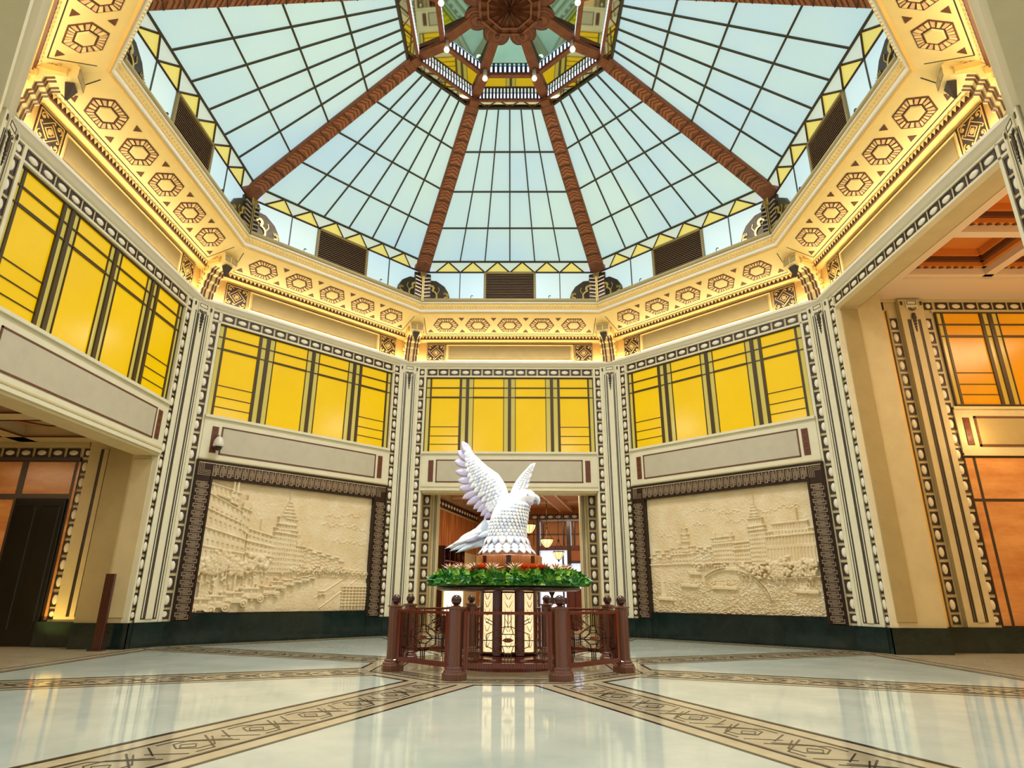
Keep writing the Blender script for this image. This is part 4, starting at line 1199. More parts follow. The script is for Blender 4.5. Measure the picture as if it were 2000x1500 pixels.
for i in range(14):
    a = i * 2.4; g.sphere((.055 * cos(a), .055 * sin(a), .17 + .02 * (i % 4)), .026, M['navy'] if i % 3 else M['birdl'], 6, 4)
g.build('blossoms', vs)
# dark armchair-height cabinet silhouettes under the table edge
cab = tag(empty('console_table'), 'dark console table in front of the lounge window', 'table')
cab.matrix_world = LM @ Matrix.Translation((.55, 4.9, 0))
part('table_top', cab, lambda m: m.bbox(-.45, .45, -.22, .22, .86, .92, M['mahogd'], .01))
for x in (-.40, .40):
    for y in (-.18, .18): part('leg', cab, lambda m: m.lathe([(.03, 0), (.022, .3), (.035, .6), (.03, .86)], M['mahogd'], 8, x, y))
part('apron', cab, lambda m: m.box(-.40, .40, -.19, .19, .72, .86, M['mahogd']))
ur = MB(); ur.lathe([(.05, 0), (.04, .05), (.10, .16), (.11, .22), (.05, .28), (.07, .31)], M['bronze'], 12)
tag(ur.build('urn', None, loc=LM @ Vector((.40, 4.9, .921))), 'dark bronze urn on the console table by the lounge window', 'urn')

# ================================================================== entrance hall the camera stands in
simple('ceiling_entrance', 'cream ceiling of the entrance hall', 'ceiling', lambda m: m.box(-6.0, 6.0, -15, -7.6, 7.36, 7.5, M['white']))
simple('wall_entrance_left', 'cream side wall of the entrance hall', 'wall', lambda m: (m.box(-6.4, -6.0, -15, -7.6, 0, 7.4, M['cream'])))
simple('wall_entrance_right', 'cream side wall of the entrance hall, right', 'wall', lambda m: (m.box(6.0, 6.4, -15, -7.6, 0, 7.4, M['cream'])))
simple('wall_entrance_end', 'cream end wall of the entrance hall', 'wall', lambda m: m.box(-6, 6, -15.3, -15, 0, 7.4, M['cream']))
light('entrance_fill', 'AREA', P_ENTRY_FILL, NEUT, aim((0, -11.5, 7.2), (0, -8.5, 0)), 5.0, 3.0)  # added fill from behind the frame, no fixture modelled

# ================================================================== carved relief murals (height fields)
GW, GH = 460, 306
GS, GT = np.meshgrid((np.arange(GW) + .5) / GW, (np.arange(GH) + .5) / GH)
ASP = 4.18 / 2.79
rng = np.random.default_rng(5)


class Relief:
    def __init__(s):
        n = rng.normal(size=(GH, GW)).astype(np.float64)
        for _ in range(2): n = (n + np.roll(n, 1, 0) + np.roll(n, 1, 1) + np.roll(n, -1, 0) + np.roll(n, -1, 1)) / 5
        n = (n + np.roll(n, 2, 0) + np.roll(n, 2, 1)) / 3; s.h = n * .005

    def trap(s, s0, s1, b0, b1, t0, t1, h, add=False):
        f = (GS - s0) / (s1 - s0); m = (f >= 0) & (f <= 1) & (GT >= b0 + (b1 - b0) * f) & (GT <= t0 + (t1 - t0) * f)
        s.h[m] = s.h[m] + h if add else h

    def tri(s, s0, s1, b, sa, ta, h):
        fl = (GT - b) / (ta - b); m = (fl >= 0) & (fl <= 1) & (GS >= s0 + (sa - s0) * fl) & (GS <= s1 + (sa - s1) * fl)
        s.h[m] = h - .020 * (np.abs(GS[m] - sa) / max(1e-3, (s1 - s0) / 2))

    def building(s, s0, s1, b0, b1, t0, t1, h, nx, ny, wf=.5, hf=.55, bands=(1.0,), tone=.012):
        s.trap(s0, s1, b0, b1, t0, t1, h)
        for i in range(nx):
            for j in range(ny):
                f0, f1 = (i + .5 - wf / 2) / nx, (i + .5 + wf / 2) / nx
                g0, g1 = (j + .5 - hf / 2) / ny, (j + .5 + hf / 2) / ny
                tb = lambda f, g: (b0 + (b1 - b0) * f) + ((t0 + (t1 - t0) * f) - (b0 + (b1 - b0) * f)) * g
                s.trap(s0 + (s1 - s0) * f0, s0 + (s1 - s0) * f1, tb(f0, g0), tb(f1, g0), tb(f0, g1), tb(f1, g1), h - tone)
        for g in bands:
            d = .012; e = .006
            y0 = b0 + (t0 - b0) * g; y1 = b1 + (t1 - b1) * g
            s.trap(s0 - e, s1 + e, y0 - d, y1 - d, y0, y1, h + .014)

    def blob(s, cs, ct, r, h):
        d2 = ((GS - cs) * ASP) ** 2 + (GT - ct) ** 2; m = d2 < r * r
        s.h[m] = np.maximum(s.h[m], h + .022 * np.sqrt(1 - d2[m] / (r * r)))

    def tree(s, cs, ct, r, h, n=16):
        s.trap(cs - .003, cs + .003, ct - r * 1.9, ct - r * 1.9, ct, ct, h)
        for i in range(n):
            a = rng.uniform(0, 2 * pi); q = r * sqrt(rng.uniform(0, 1)); s.blob(cs + q * cos(a) / ASP * 1.15, ct + q * sin(a) * .85, r * rng.uniform(.22, .38), h + rng.uniform(-.006, .008))

    def disc(s, cs, ct, r, h, ri=0):
        d2 = ((GS - cs) * ASP) ** 2 + (GT - ct) ** 2; s.h[(d2 < r * r) & (d2 >= ri * ri)] = h

    def car(s, cs, ct, w, h):
        hh = w * .62
        s.trap(cs - w * .5, cs + w * .28, ct, ct + .004, ct + hh, ct + hh + .006, h)
        s.trap(cs - w * .5, cs + w * .30, ct + hh * .98, ct + hh, ct + hh * 1.22, ct + hh * 1.16, h + .010)
        s.trap(cs + w * .28, cs + w * .55, ct, ct + .003, ct + hh * .62, ct + hh * .5, h - .004)
        s.trap(cs - w * .4, cs - w * .12, ct + hh * .55, ct + hh * .55, ct + hh * .9, ct + hh * .9, h - .014)
        s.trap(cs - w * .02, cs + w * .2, ct + hh * .55, ct + hh * .55, ct + hh * .9, ct + hh * .9, h - .014)
        for x in (-.32, .36):
            s.disc(cs + w * x, ct + .002, w * .24, h + .008, w * .13); s.disc(cs + w * x, ct + .002, w * .1, h + .006)

    def cloud(s, cs, ct, n, h=.008):
        for i in range(n):
            c0 = cs + (i - n / 2) * .022; r = .016 + .006 * sin(i * 2.1); t0 = ct + .008 * sin(i * 1.7)
            d = np.sqrt(((GS - c0) * ASP) ** 2 + (GT - t0) ** 2); m = (np.abs(d - r) < .0035) & (GT > t0); s.h[m] = h

    def ripples(s, t0, t1, amp):
        m = (GT > t0) & (GT < t1)
        n = rng.normal(size=(GH, GW)); k = n
        for _ in range(2): k = (k + np.roll(k, 1, 1) + np.roll(k, -1, 1) + np.roll(k, 1, 0) * .5) / 3.5
        s.h[m] += amp * k[m]

    def mesh(s, name, u0, u1, z0, z1, y):
        h = np.clip(s.h * 1.9, -.02, .14); h = (h * 8 + np.roll(h, 1, 0) + np.roll(h, -1, 0) + np.roll(h, 1, 1) + np.roll(h, -1, 1)) / 12
        h[0, :] = h[-1, :] = 0; h[:, 0] = h[:, -1] = 0
        X = u0 + (u1 - u0) * (GS - GS.min()) / (GS.max() - GS.min()); Z = z0 + (z1 - z0) * (GT - GT.min()) / (GT.max() - GT.min())
        co = np.stack([X, y - h, Z], -1).reshape(-1, 3).astype(np.float32)
        i = (np.arange(GH - 1)[:, None] * GW + np.arange(GW - 1)[None, :]).reshape(-1)
        q = np.stack([i, i + 1, i + GW + 1, i + GW], -1).astype(np.int32)
        me = bpy.data.meshes.new(name)
        me.vertices.add(len(co)); me.vertices.foreach_set('co', co.ravel())
        me.loops.add(q.size); me.loops.foreach_set('vertex_index', q.ravel())
        me.polygons.add(len(q)); me.polygons.foreach_set('loop_start', np.arange(0, q.size, 4, dtype=np.int32)); me.polygons.foreach_set('loop_total', np.full(len(q), 4, np.int32))
        me.materials.append(M['relief']); me.update(calc_edges=True); me.validate()
        return me


r1 = Relief()     # street along the river
for a_, b_, n in ((.76, .80, 5), (.88, .82, 4), (.74, .72, 6), (.85, .72, 5), (.93, .70, 4), (.82, .58, 6), (.93, .57, 4)): r1.cloud(a_, b_ * .98, n)
r1.trap(0, 1, .33, .33, .345, .345, .006)
for i in range(9): r1.building(.56 + i * .03, .585 + i * .03, .3, .3, .50 - i * .010 + .02 * (i % 2), .495 - i * .010 + .02 * (i % 2), .014, 2, 6)
r1.building(.515, .575, .3, .3, .53, .52, .020, 4, 6); r1.disc(.535, .55, .025, .024); r1.trap(.533, .537, .55, .55, .62, .62, .02)
r1.building(.235, .40, .3, .3, .64, .58, .026, 7, 7, bands=(1.0, .72, .45))
r1.trap(.30, .306, .6, .6, .72, .72, .03)
r1.building(.385, .515, .3, .3, .665, .645, .034, 9, 9, wf=.4, hf=.6, bands=(1.0, .9))
r1.building(.40, .505, .64, .64, .755, .735, .036, 6, 2, bands=(1.0, .5)); r1.tri(.402, .505, .74, .455, .905, .046)
for q in range(5): r1.trap(.41 + q * .009, .498 - q * .009, .755 + q * .028, .755 + q * .028, .762 + q * .028, .762 + q * .028, .056)
r1.trap(.453, .457, .89, .89, .95, .95, .04)
r1.building(-.01, .225, .3, .3, .90, .74, .038, 9, 7, wf=.42, bands=(1.0, .80, .56, .32))
r1.building(.0, .12, .88, .84, .965, .925, .040, 5, 1, hf=.5, bands=(1.0,)); r1.building(.115, .165, .82, .80, .93, .90, .048, 2, 2, bands=(1.0,))
for x in (.127, .148): r1.trap(x - .006, x + .006, .9, .9, .985, .985, .05); r1.disc(x, .985, .012, .05)
r1.building(.19, .235, .62, .58, .80, .77, .046, 2, 3, bands=(1.0,)); r1.disc(.212, .815, .036, .046); r1.trap(.209, .215, .84, .84, .90, .90, .044)
for i in range(26): r1.tree(.50 + i * .0145, .335 + .012 * rng.uniform(-1, 1), .030, .020, 8)
for i in range(17): r1.tree(rng.uniform(.0, .42), rng.uniform(.30, .40), .062, .034, 20)
for x, t in ((.03, .27), (.10, .25), (.20, .26), (.30, .27)): r1.trap(x - .006, x + .006, .08, .08, t, t, .032)
r1.trap(.66, .93, .10, .34, .105, .352, .012); r1.trap(.70, 1.0, .02, .33, .03, .34, .010)
for s_, t_, w_ in ((.63, .255, .045), (.59, .240, .052), (.545, .222, .06), (.495, .200, .07), (.44, .172, .085), (.40, .128, .09), (.30, .095, .12), (.215, .062, .12), (.12, .030, .13), (.05, .012, .13)): r1.car(s_, t_, w_, .040)
for i in range(12): x = .66 + i * .012; r1.trap(x, x + .004, .27, .27, .295, .295, .02)
r1.car(.705, .13, .045, .03)
for i in range(90):
    x = rng.uniform(.02, .62); t = .08 + .24 * x + rng.uniform(0, .14); r1.blob(x, min(.33, t), rng.uniform(.006, .012), .018)
for i in range(7): r1.trap(.83, 1.0, .04 + i * .026, .04 + i * .026, .05 + i * .026, .05 + i * .026, .034)
for i in range(8): x = .835 + i * .022; r1.trap(x, x + .005, .0, .0, .22, .24, .028)
for i in range(10): r1.tree(.84 + i * .017, .31, .02, .016, 5)
r2 = Relief()     # river with boats
for a_, b_, n in ((.40, .84, 7), (.55, .80, 6), (.36, .72, 4), (.15, .64, 5), (.58, .72, 5), (.76, .78, 6), (.88, .80, 5)): r2.cloud(a_, b_, n)
r2.trap(0, 1, .395, .395, .41, .41, .02)
for i in range(11): r2.building(.01 + i * .021, .03 + i * .021, .4, .4, .47 + .03 * (i % 3), .47 + .03 * (i % 3), .016, 2, 4)
r2.building(.16, .31, .4, .4, .545, .555, .026, 7, 4, bands=(1.0, .6)); r2.disc(.195, .56, .035, .03); r2.trap(.193, .197, .58, .58, .63, .63, .03)
r2.building(.235, .275, .5, .5, .66, .66, .034, 3, 4, bands=(1.0, .6)); r2.building(.243, .267, .64, .64, .71, .71, .036, 2, 1); r2.tri(.245, .265, .70, .255, .77, .04)
for i in range(8): r2.building(.30 + i * .018, .316 + i * .018, .4, .4, .50 + .02 * (i % 3), .50 + .02 * (i % 3), .018, 2, 4)
r2.building(.425, .55, .4, .4, .61, .62, .030, 9, 6, bands=(1.0, .75)); r2.trap(.43, .445, .6, .6, .65, .65, .032); r2.trap(.53, .545, .6, .6, .65, .65, .032)
r2.building(.55, .645, .4, .4, .56, .57, .028, 7, 5, bands=(1.0, .66))
r2.building(.735, 1.01, .38, .38, .63, .645, .036, 16, 2, wf=.45, hf=.8, bands=(1.0, .85)); r2.building(.78, .96, .62, .62, .69, .70, .034, 12, 1); r2.trap(.905, .912, .68, .68, .80, .80, .036)
r2.building(.645, .735, .38, .38, .68, .69, .042, 7, 9, wf=.4, bands=(1.0, .9)); r2.building(.652, .725, .68, .68, .745, .75, .044, 5, 1); r2.tri(.654, .722, .745, .688, .88, .052)
for q in range(5): r2.trap(.659 + q * .0058, .717 - q * .0058, .755 + q * .024, .755 + q * .024, .761 + q * .024, .761 + q * .024, .060)
r2.trap(.686, .690, .87, .87, .93, .93, .046)
for i in range(24): r2.tree(rng.uniform(.56, .99), rng.uniform(.30, .40), .045, .036, 14)
for i in range(16): r2.tree(.30 + i * .018, .385, .02, .024, 5)
r2.trap(.72, 1.0, .265, .275, .275, .285, .04)
for i in range(20): x = .72 + i * .0145; r2.trap(x, x + .003, .25, .26, .28, .29, .042)
def barc(rl, c0, t0, rr, a0, a1, w, h):
    x = (GS - c0) * ASP; y = GT - t0; d = np.sqrt(x * x + y * y); an = np.arctan2(y, x); m = (np.abs(d - rr) < w) & (an > a0) & (an < a1); rl.h[m] = h
barc(r2, .50, .0, .365, .3, 2.2, .006, .034); barc(r2, .50, .0, .345, .3, 2.2, .003, .034)
r2.ripples(.0, .26, .018); r2.ripples(.26, .38, .006)
for cs_, ct_, w_ in ((.26, .225, .11), (.47, .205, .15), (.10, .115, .10), (.91, .175, .12), (.30, .325, .08), (.55, .35, .12)):
    r2.trap(cs_ - w_ / 2, cs_ + w_ / 2, ct_ - .012, ct_ - .02, ct_ + .018, ct_ + .006, .036); r2.trap(cs_ - w_ * .3, cs_ + w_ * .1, ct_ + .015, ct_ + .012, ct_ + .045, ct_ + .035, .030)
    for q in range(4): r2.trap(cs_ - w_ * .25 + q * .014, cs_ - w_ * .25 + q * .014 + .006, ct_ + .01, ct_ + .01, ct_ + .06, ct_ + .06, .026)
r2.trap(.105, .11, .12, .12, .33, .33, .03); r2.tri(.065, .105, .15, .075, .31, .03)
# frame with meander motifs
ff = MB()
for s in (-1, 1):
    x0, x1 = sorted((s * 2.13, s * 2.47)); ff.bbox(x0, x1, -.06, .06, Z_PL, 3.78, M['frbase'], .015)
    x0, x1 = sorted((s * 2.43, s * 2.48)); ff.bbox(x0, x1, -.09, .06, Z_PL, 3.79, M['frbase'], .012)
    x0, x1 = sorted((s * 2.09, s * 2.15)); ff.bbox(x0, x1, -.08, .06, Z_PL, 3.46, M['frbase'], .012)
ff.bbox(-2.47, 2.47, -.06, .06, 3.42, 3.78, M['frbase'], .015); ff.bbox(-2.48, 2.48, -.095, .06, 3.74, 3.79, M['frbase'], .012); ff.bbox(-2.15, 2.15, -.08, .06, 3.40, 3.45, M['frbase'], .012)
ff_me = ff.mesh('frame')
fu = MB()
fu.X = Matrix.Rotation(pi / 2, 4, 'X')
w = .009
fu.ribbon([(-.064, -.13), (-.064, .09), (-.028, .09), (-.028, -.05)], w, 0, .016, M['frline'])
fu.ribbon([(-.046, -.13), (-.046, .05)], w * .8, 0, .012, M['frline'])
fu.ribbon([(.064, .13), (.064, -.09), (.028, -.09), (.028, .05)], w, 0, .016, M['frline'])
fu.ribbon([(.046, .13), (.046, -.05)], w * .8, 0, .012, M['frline'])
fu.ribbon([(-.010, -.13), (-.010, .13), (.064, .13)], w, 0, .016, M['frline']); fu.ribbon([(-.064, -.13), (.010, -.13), (.010, .10)], w, 0, .016, M['frline'])
fu_me = fu.mesh('fret_motif')
fc = MB(); fc.X = Matrix.Rotation(pi / 2, 4, 'X')
for d in (.13, .095, .06, .025): fc.ribbon([(-d, .13), (-d, -d), (.13, -d)] if d > 0 else [], w, 0, .016, M['frline'])
fc_me = fc.mesh('fret_corner')
for k, rl, nm in ((1, r1, 'sandstone relief of a city street with parked cars and towers'), (-1, r2, 'sandstone relief of a riverfront with boats and a spire')):
    loc, th = wall_at(k)
    e = tag(empty('relief_mural', loc, th), nm, 'mural', 'framed wall reliefs')
    link('relief_panel', rl.mesh('relief_panel', -2.11, 2.11, .615, 3.43, .05), e)
    f = link('frame', ff_me, e)
    for s in (-1, 1):
        for i in range(18): link('fret_motif', fu_me, f, loc=(s * 2.29, -.06, .56 + i * .158), rot=(0, pi / 2, 0))
        link('fret_corner', fc_me, f, loc=(s * 2.29, -.06, 3.59), rot=(0, 0, 0) if s < 0 else (0, pi / 2, 0))
    for i in range(26): link('fret_motif', fu_me, f, loc=(-2.05 + i * .164, -.06, 3.59))

# security camera under the street relief lintel
loc, th = wall_at(1)
cc = tag(empty('security_camera', Matrix.Rotation(th, 3, 'Z') @ Vector((-2.13, A - .20, 4.12)), th), 'white dome security camera on the lintel above the street relief', 'camera')
part('housing', cc, lambda m: m.lathe([(.03, .20), (.06, .18), (.10, .10), (.115, .02), (.115, -.02), (.10, -.03)], M['metalw'], 18))
part('lens_dome', cc, lambda m: m.lathe([(.085, -.03), (.078, -.07), (.05, -.105), (.01, -.12)], M['lens'], 16))
part('wall_arm', cc, lambda m: m.tube([(0, 0, .19), (0, .0, .24), (0, .14, .24)], .02, M['metalw'], 8))

# brown wooden stand before the left jamb
sd = tag(empty('wooden_stand', (-7.46, 2.12, 0)), 'narrow dark brown wooden stand before the left corridor jamb', 'stand')
part('panel', sd, lambda m: m.bbox(-.085, .085, -.03, .03, .02, 1.34, M['mahogd'], .006)); part('foot', sd, lambda m: m.bbox(-.12, .12, -.10, .10, 0, .03, M['mahogd'], .006))

# ================================================================== pedestal, garland and flowers
CX = 0.03
pdl = tag(empty('pedestal', (CX, 0, 0)), 'round mahogany pedestal with lit carved panels and a wide table top', 'pedestal')
part('base_step', pdl, lambda m: m.lathe([(.76, 0), (.76, .05), (.72, .07), (.72, .13), (.68, .15), (.50, .17), (.01, .17)], M['mahog'], 48, smooth=False))
part('drum', pdl, lambda m: m.lathe([(.43, .16), (.43, 1.06)], M['mahogd'], 48))
def cyl_panel(m, a0, a1, r, z0, z1, mt, n=6):
    vs = []; fs = []
    for i in range(n + 1):
        a = a0 + (a1 - a0) * i / n
        for z in (z0, z1): vs.append((r * sin(a), -r * cos(a), z)); vs.append(((r - .02) * sin(a), -(r - .02) * cos(a), z))
    for i in range(n):
        b = i * 4; fs += [(b, b + 4, b + 6, b + 2), (b + 2, b + 6, b + 7, b + 3), (b, b + 1, b + 5, b + 4)]
    fs += [(0, 2, 3, 1), (n * 4, n * 4 + 1, n * 4 + 3, n * 4 + 2)]
    m.add(vs, fs, mt)
for i in range(8):
    a = i * pi / 4
    part('lit_panel', pdl, lambda m: cyl_panel(m, a - .21, a + .21, .438, .22, 1.03, M['litpan']))
    part('stave', pdl, lambda m: cyl_panel(m, a + .25, a + pi / 4 - .25, .45, .18, 1.05, M['mahog']))
    g = MB()
    for q in range(7):
        for s in (-1, 1):
            z = .28 + q * .11; aa = a + s * .02
            pts = [Vector((.441 * sin(aa + s * .12 * t), -.441 * cos(aa + s * .12 * t), z + .09 * t)) for t in (0, .5, 1)]
            g.tube(pts, .009, M['ivory'], 4, r2=.003)
    g.build('panel_carving', pdl)
part('table_top', pdl, lambda m: m.lathe([(.45, 1.05), (1.02, 1.055), (1.09, 1.075), (1.10, 1.10), (1.08, 1.125), (.01, 1.125)], M['mahogd'], 64))
part('upper_drum', pdl, lambda m: m.lathe([(.51, 1.12), (.51, 1.56), (.50, 1.575), (.01, 1.578)], M['teak'], 48))
for i in range(8): part('drum_stripe', pdl, lambda m: cyl_panel(m, i * pi / 4 - .07, i * pi / 4 + .07, .516, 1.12, 1.565, M['mahogd'], 3))
gl = tag(empty('leaf_garland', (CX, 0, 1.126)), 'thick ring of glossy green leaves on the pedestal table top', 'garland')
g = MB(); random.seed(11)
for i in range(1500):
    a = random.uniform(0, 2 * pi); ph = random.uniform(-.55, pi + .2)
    rc, rt = .98, .15
    cxy = rc + rt * 1.25 * cos(ph); z = .075 + rt * .52 * sin(ph)
    p = Vector((cxy * cos(a), cxy * sin(a), max(.012, z)))
    out = Vector((cos(a) * cos(ph), sin(a) * cos(ph), .7 * sin(ph))).normalized()
    tang = Vector((-sin(a), cos(a), 0)); d = (out * random.uniform(.3, .9) + tang * random.uniform(-.8, .8) + Vector((0, 0, random.uniform(-.5, .35)))).normalized()
    sd_ = d.cross(out); sd_ = sd_.normalized() if sd_.length > .05 else tang
    L_ = random.uniform(.08, .14); W_ = L_ * .40; nn = sd_.cross(d) * -1
    q = [p, p + d * L_ * .4 + sd_ * W_ + nn * -.008, p + d * L_ * .45 + nn * .014, p + d * L_ * .4 - sd_ * W_ + nn * -.008, p + d * L_ + Vector((0, 0, -.01))]
    for v in q: v.z = max(v.z, .003)
    g.add([tuple(v) for v in q], [(0, 1, 2), (0, 2, 3), (1, 4, 2), (2, 4, 3)], M['leaf2'] if random.random() < (.6 if ph > .8 and ph < 2.4 else .18) else M['leaf'])
g.build('leaves', gl)['kind'] = 'stuff'
part('ring_core', gl, lambda m: m.lathe([(.84, .002), (1.13, .002), (1.15, .06), (1.04, .13), (.90, .13), (.82, .06)], M['leaf'], 40))
BP = [(-.92, -.46, 'petal', 'at left end of the garland'), (-.72, -.68, 'petal', 'second from left end of the garland'), (-.26, -.86, 'petal', 'left of the dark drum stripe'), (.10, -.90, 'petal', 'right of the dark drum stripe'), (.56, -.80, 'petalp', 'with red heart, right of the orange blooms'), (.90, -.46, 'petal', 'at right end of the garland'), (.74, -.66, 'petal', 'second from right end of the garland'), (-.50, -.86, 'petalp', 'with red heart, left of the drum')]
for x, y, mt, nm in BP:
    e = tag(empty('bromeliad', (CX + x * .93, y * .93, 1.34)), 'spiky cream bromeliad flower ' + nm, 'flower', 'bromeliads on the garland')
    random.seed(int(x * 1000)); g = MB()
    for i in range(16):
        a = i * 2.4; el = .35 + .055 * i; L_ = .19 - .004 * i
        d = Vector((cos(a) * cos(el), sin(a) * cos(el), sin(el))); s_ = Vector((-sin(a), cos(a), 0)); up = s_.cross(d) * -1
        q = [Vector((0, 0, -.02)) - s_ * .008, Vector((0, 0, -.02)) + s_ * .008, d * L_ * .5 + s_ * .016, d * L_ + up * -.015, d * L_ * .5 - s_ * .016, d * L_ * .5 + up * .01]
        g.add([tuple(v) for v in q], [(0, 1, 5), (1, 2, 5), (2, 3, 5), (3, 4, 5), (4, 0, 5)], M['petal'])
    g.build('petals', e)
    if mt == 'petalp':
        g = MB()
        for i in range(9):
            a = i * 2.4; g.sphere((.05 * cos(a), .05 * sin(a), .02 + .01 * (i % 3)), .022, M['petalp'], 6, 4)
        g.build('red_heart', e)
    g = MB(); g.tube([(0, 0, -.17), (0, 0, 0)], .012, M['leaf'], 5); g.build('stem', e)
OP = [(.24, -.88, 'left of the orange trio'), (.37, -.85, 'middle of the orange trio'), (.49, -.80, 'right of the orange trio'), (.30, -.98, 'lowest, on the garland rim'), (-.55, -.82, 'left, beside a red hearted bromeliad'), (-.40, -.86, 'alone at left of the drum')]
for x, y, nm in OP:
    e = tag(empty('orange_bloom', (CX + x * .95, y * .95, 1.33 if nm[0] != 'l' or 'trio' in nm else 1.25)), 'round orange bloom ' + nm, 'flower', 'orange blooms on the garland')
    g = MB()
    for ring_ in range(4):
        for i in range(12):
            a = i * pi / 6 + ring_ * .26; el = .1 + ring_ * .38; d = Vector((cos(a) * cos(el), sin(a) * cos(el), sin(el) * .8)); s_ = Vector((-sin(a), cos(a), 0))
            q = [d * .01 - s_ * .006, d * .01 + s_ * .006, d * .068 + s_ * .018, d * .088 + Vector((0, 0, .01)), d * .068 - s_ * .018]
            g.add([tuple(v + Vector((0, 0, .03))) for v in q], [(0, 1, 2, 3, 4)], M['orange'])
    g.build('petals', e)
    g = MB(); g.tube([(0, 0, -.17), (0, 0, .03)], .01, M['leaf'], 5); g.build('stem', e)

# ================================================================== white bird sculpture
def bx(cx, cy): return ((cx / 5.555 - 140) / 118 + .08, 1.58 + (245 - cy / 5.555) / 119.8)
bird = tag(empty('bird_sculpture', (0, 0, 0)), 'white crystal parrot sculpture with raised wings on the pedestal', 'sculpture')
def leaf_mesh(L_, W_, th=.010, curl=.02, m='bird', shape=1.0):
    """feather along +y from the origin, width along x, proud along z"""
    g = MB(); n = 7; top = []; vs = []; fs = []
    for i in range(n + 1):
        t = i / n; w = W_ * (sin(pi * min(1, t * .86 + .14)) ** .7) * (1 if t < .98 else .2); z = curl * sin(t * pi)
        vs += [(-w, L_ * t, z - th), (-w * .5, L_ * t, z), (0, L_ * t, z + th * .6), (w * .5, L_ * t, z), (w, L_ * t, z - th), (0, L_ * t, z - th * 1.6)]
    for i in range(n):
        b = i * 6
        for j in range(6): fs.append((b + j, b + (j + 1) % 6, b + 6 + (j + 1) % 6, b + 6 + j))
    fs += [(5, 4, 3, 2, 1, 0), tuple(n * 6 + j for j in range(6))]
    g.add(vs, fs, M[m], True)
    return g
def frame_mat(p, q, nrm):
    p, q = Vector(p), Vector(q); y = (q - p).normalized(); z = (Vector(nrm) - y * y.dot(Vector(nrm))).normalized(); x = y.cross(z)
    return Matrix(((x.x, y.x, z.x, p.x), (x.y, y.y, z.y, p.y), (x.z, y.z, z.z, p.z), (0, 0, 0, 1))), (q - p).length
def feather(parent, p, q, w, nrm=(0, -1, 0), m='bird', name='feather', curl=.02):
    mw, L_ = frame_mat(p, q, nrm)
    o = leaf_mesh(L_, w, .010, curl, m).build(name, parent, mw=mw); return o
# body and head: one lofted surface
spine = [(.0, 0, 1.58, .40, .36), (.0, 0, 1.64, .37, .34), (.0, 0, 1.75, .33, .31), (-.01, 0, 1.90, .30, .28), (.0, 0, 2.05, .285, .26), (.03, -.01, 2.18, .275, .25), (.07, -.02, 2.30, .25, .22), (.15, -.03, 2.40, .20, .18),
         (.235, -.05, 2.46, .145, .145), (.30, -.06, 2.485, .128, .13), (.36, -.07, 2.485, .118, .12), (.41, -.08, 2.475, .09, .095), (.445, -.085, 2.465, .05, .055), (.455, -.087, 2.462, .01, .01)]
g = MB(); vs = []; fs = []; n = 28
for i, (x, y, z, ra, rb_) in enumerate(spine):
    a, b_ = Vector(spine[max(0, i - 1)][:3]), Vector(spine[min(len(spine) - 1, i + 1)][:3]); d = (b_ - a).normalized()
    if i < 2: d = Vector((0, 0, 1))
    ex = Vector((0, 1, 0)).cross(d).normalized(); ey = d.cross(ex)
    for j in range(n):
        t = 2 * pi * j / n; vs.append(tuple(Vector((x, y, z)) + ex * ra * cos(t) + ey * rb_ * sin(t)))
for i in range(len(spine) - 1):
    for j in range(n): fs.append((i * n + j, i * n + (j + 1) % n, (i + 1) * n + (j + 1) % n, (i + 1) * n + j))
fs += [tuple(range(n - 1, -1, -1)), tuple(range((len(spine) - 1) * n, len(spine) * n))]
g.add(vs, fs, M['bird'], True); body = g.build('body', bird)
# small body feathers
g = MB(); random.seed(3)
def body_pt(z, t):
    for i in range(8):
        if spine[i][2] <= z <= spine[i + 1][2]:
            f = (z - spine[i][2]) / (spine[i + 1][2] - spine[i][2]); s_ = [spine[i][k] + (spine[i + 1][k] - spine[i][k]) * f for k in range(5)]
            return Vector((s_[0] + s_[3] * cos(t), s_[1] + s_[4] * sin(t), z)), Vector((cos(t) / s_[3], sin(t) / s_[4], 0)).normalized()
z = 2.40; r = 0
while z > 1.86:
    nf = 30
    for j in range(nf):
        t = 2 * pi * (j + .5 * (r % 2)) / nf; P, N_ = body_pt(z, t); Q = P + Vector((0, 0, -.085)) + N_ * .025
        mw, L_ = frame_mat(P, Q, N_); lf = leaf_mesh(L_, .034, .005, .012, 'bird' if random.random() < .7 else 'birdb'); g.X = mw
        for q in range(1): g.add(lf.v, lf.f, lf.mats[0], True)
        g.X = None
    z -= .052; r += 1
g.build('breast_feathers', bird)['kind'] = 'stuff'
for row, (z, L_, w, nf) in enumerate(((1.88, .17, .062, 18), (1.78, .18, .07, 18), (1.70, .12, .07, 20))):
    for j in range(nf):
        t = 2 * pi * (j + .5 * (row % 2)) / nf; P, N_ = body_pt(z, t); Q = P + Vector((0, 0, -L_ + .02)) + N_ * (.07 + .02 * row); Q.z = max(Q.z, 1.585)
        feather(bird, P - N_ * .01, Q, w, N_ + Vector((0, 0, .2)), 'bird' if (row + j) % 3 else 'birdb', 'skirt_feather')
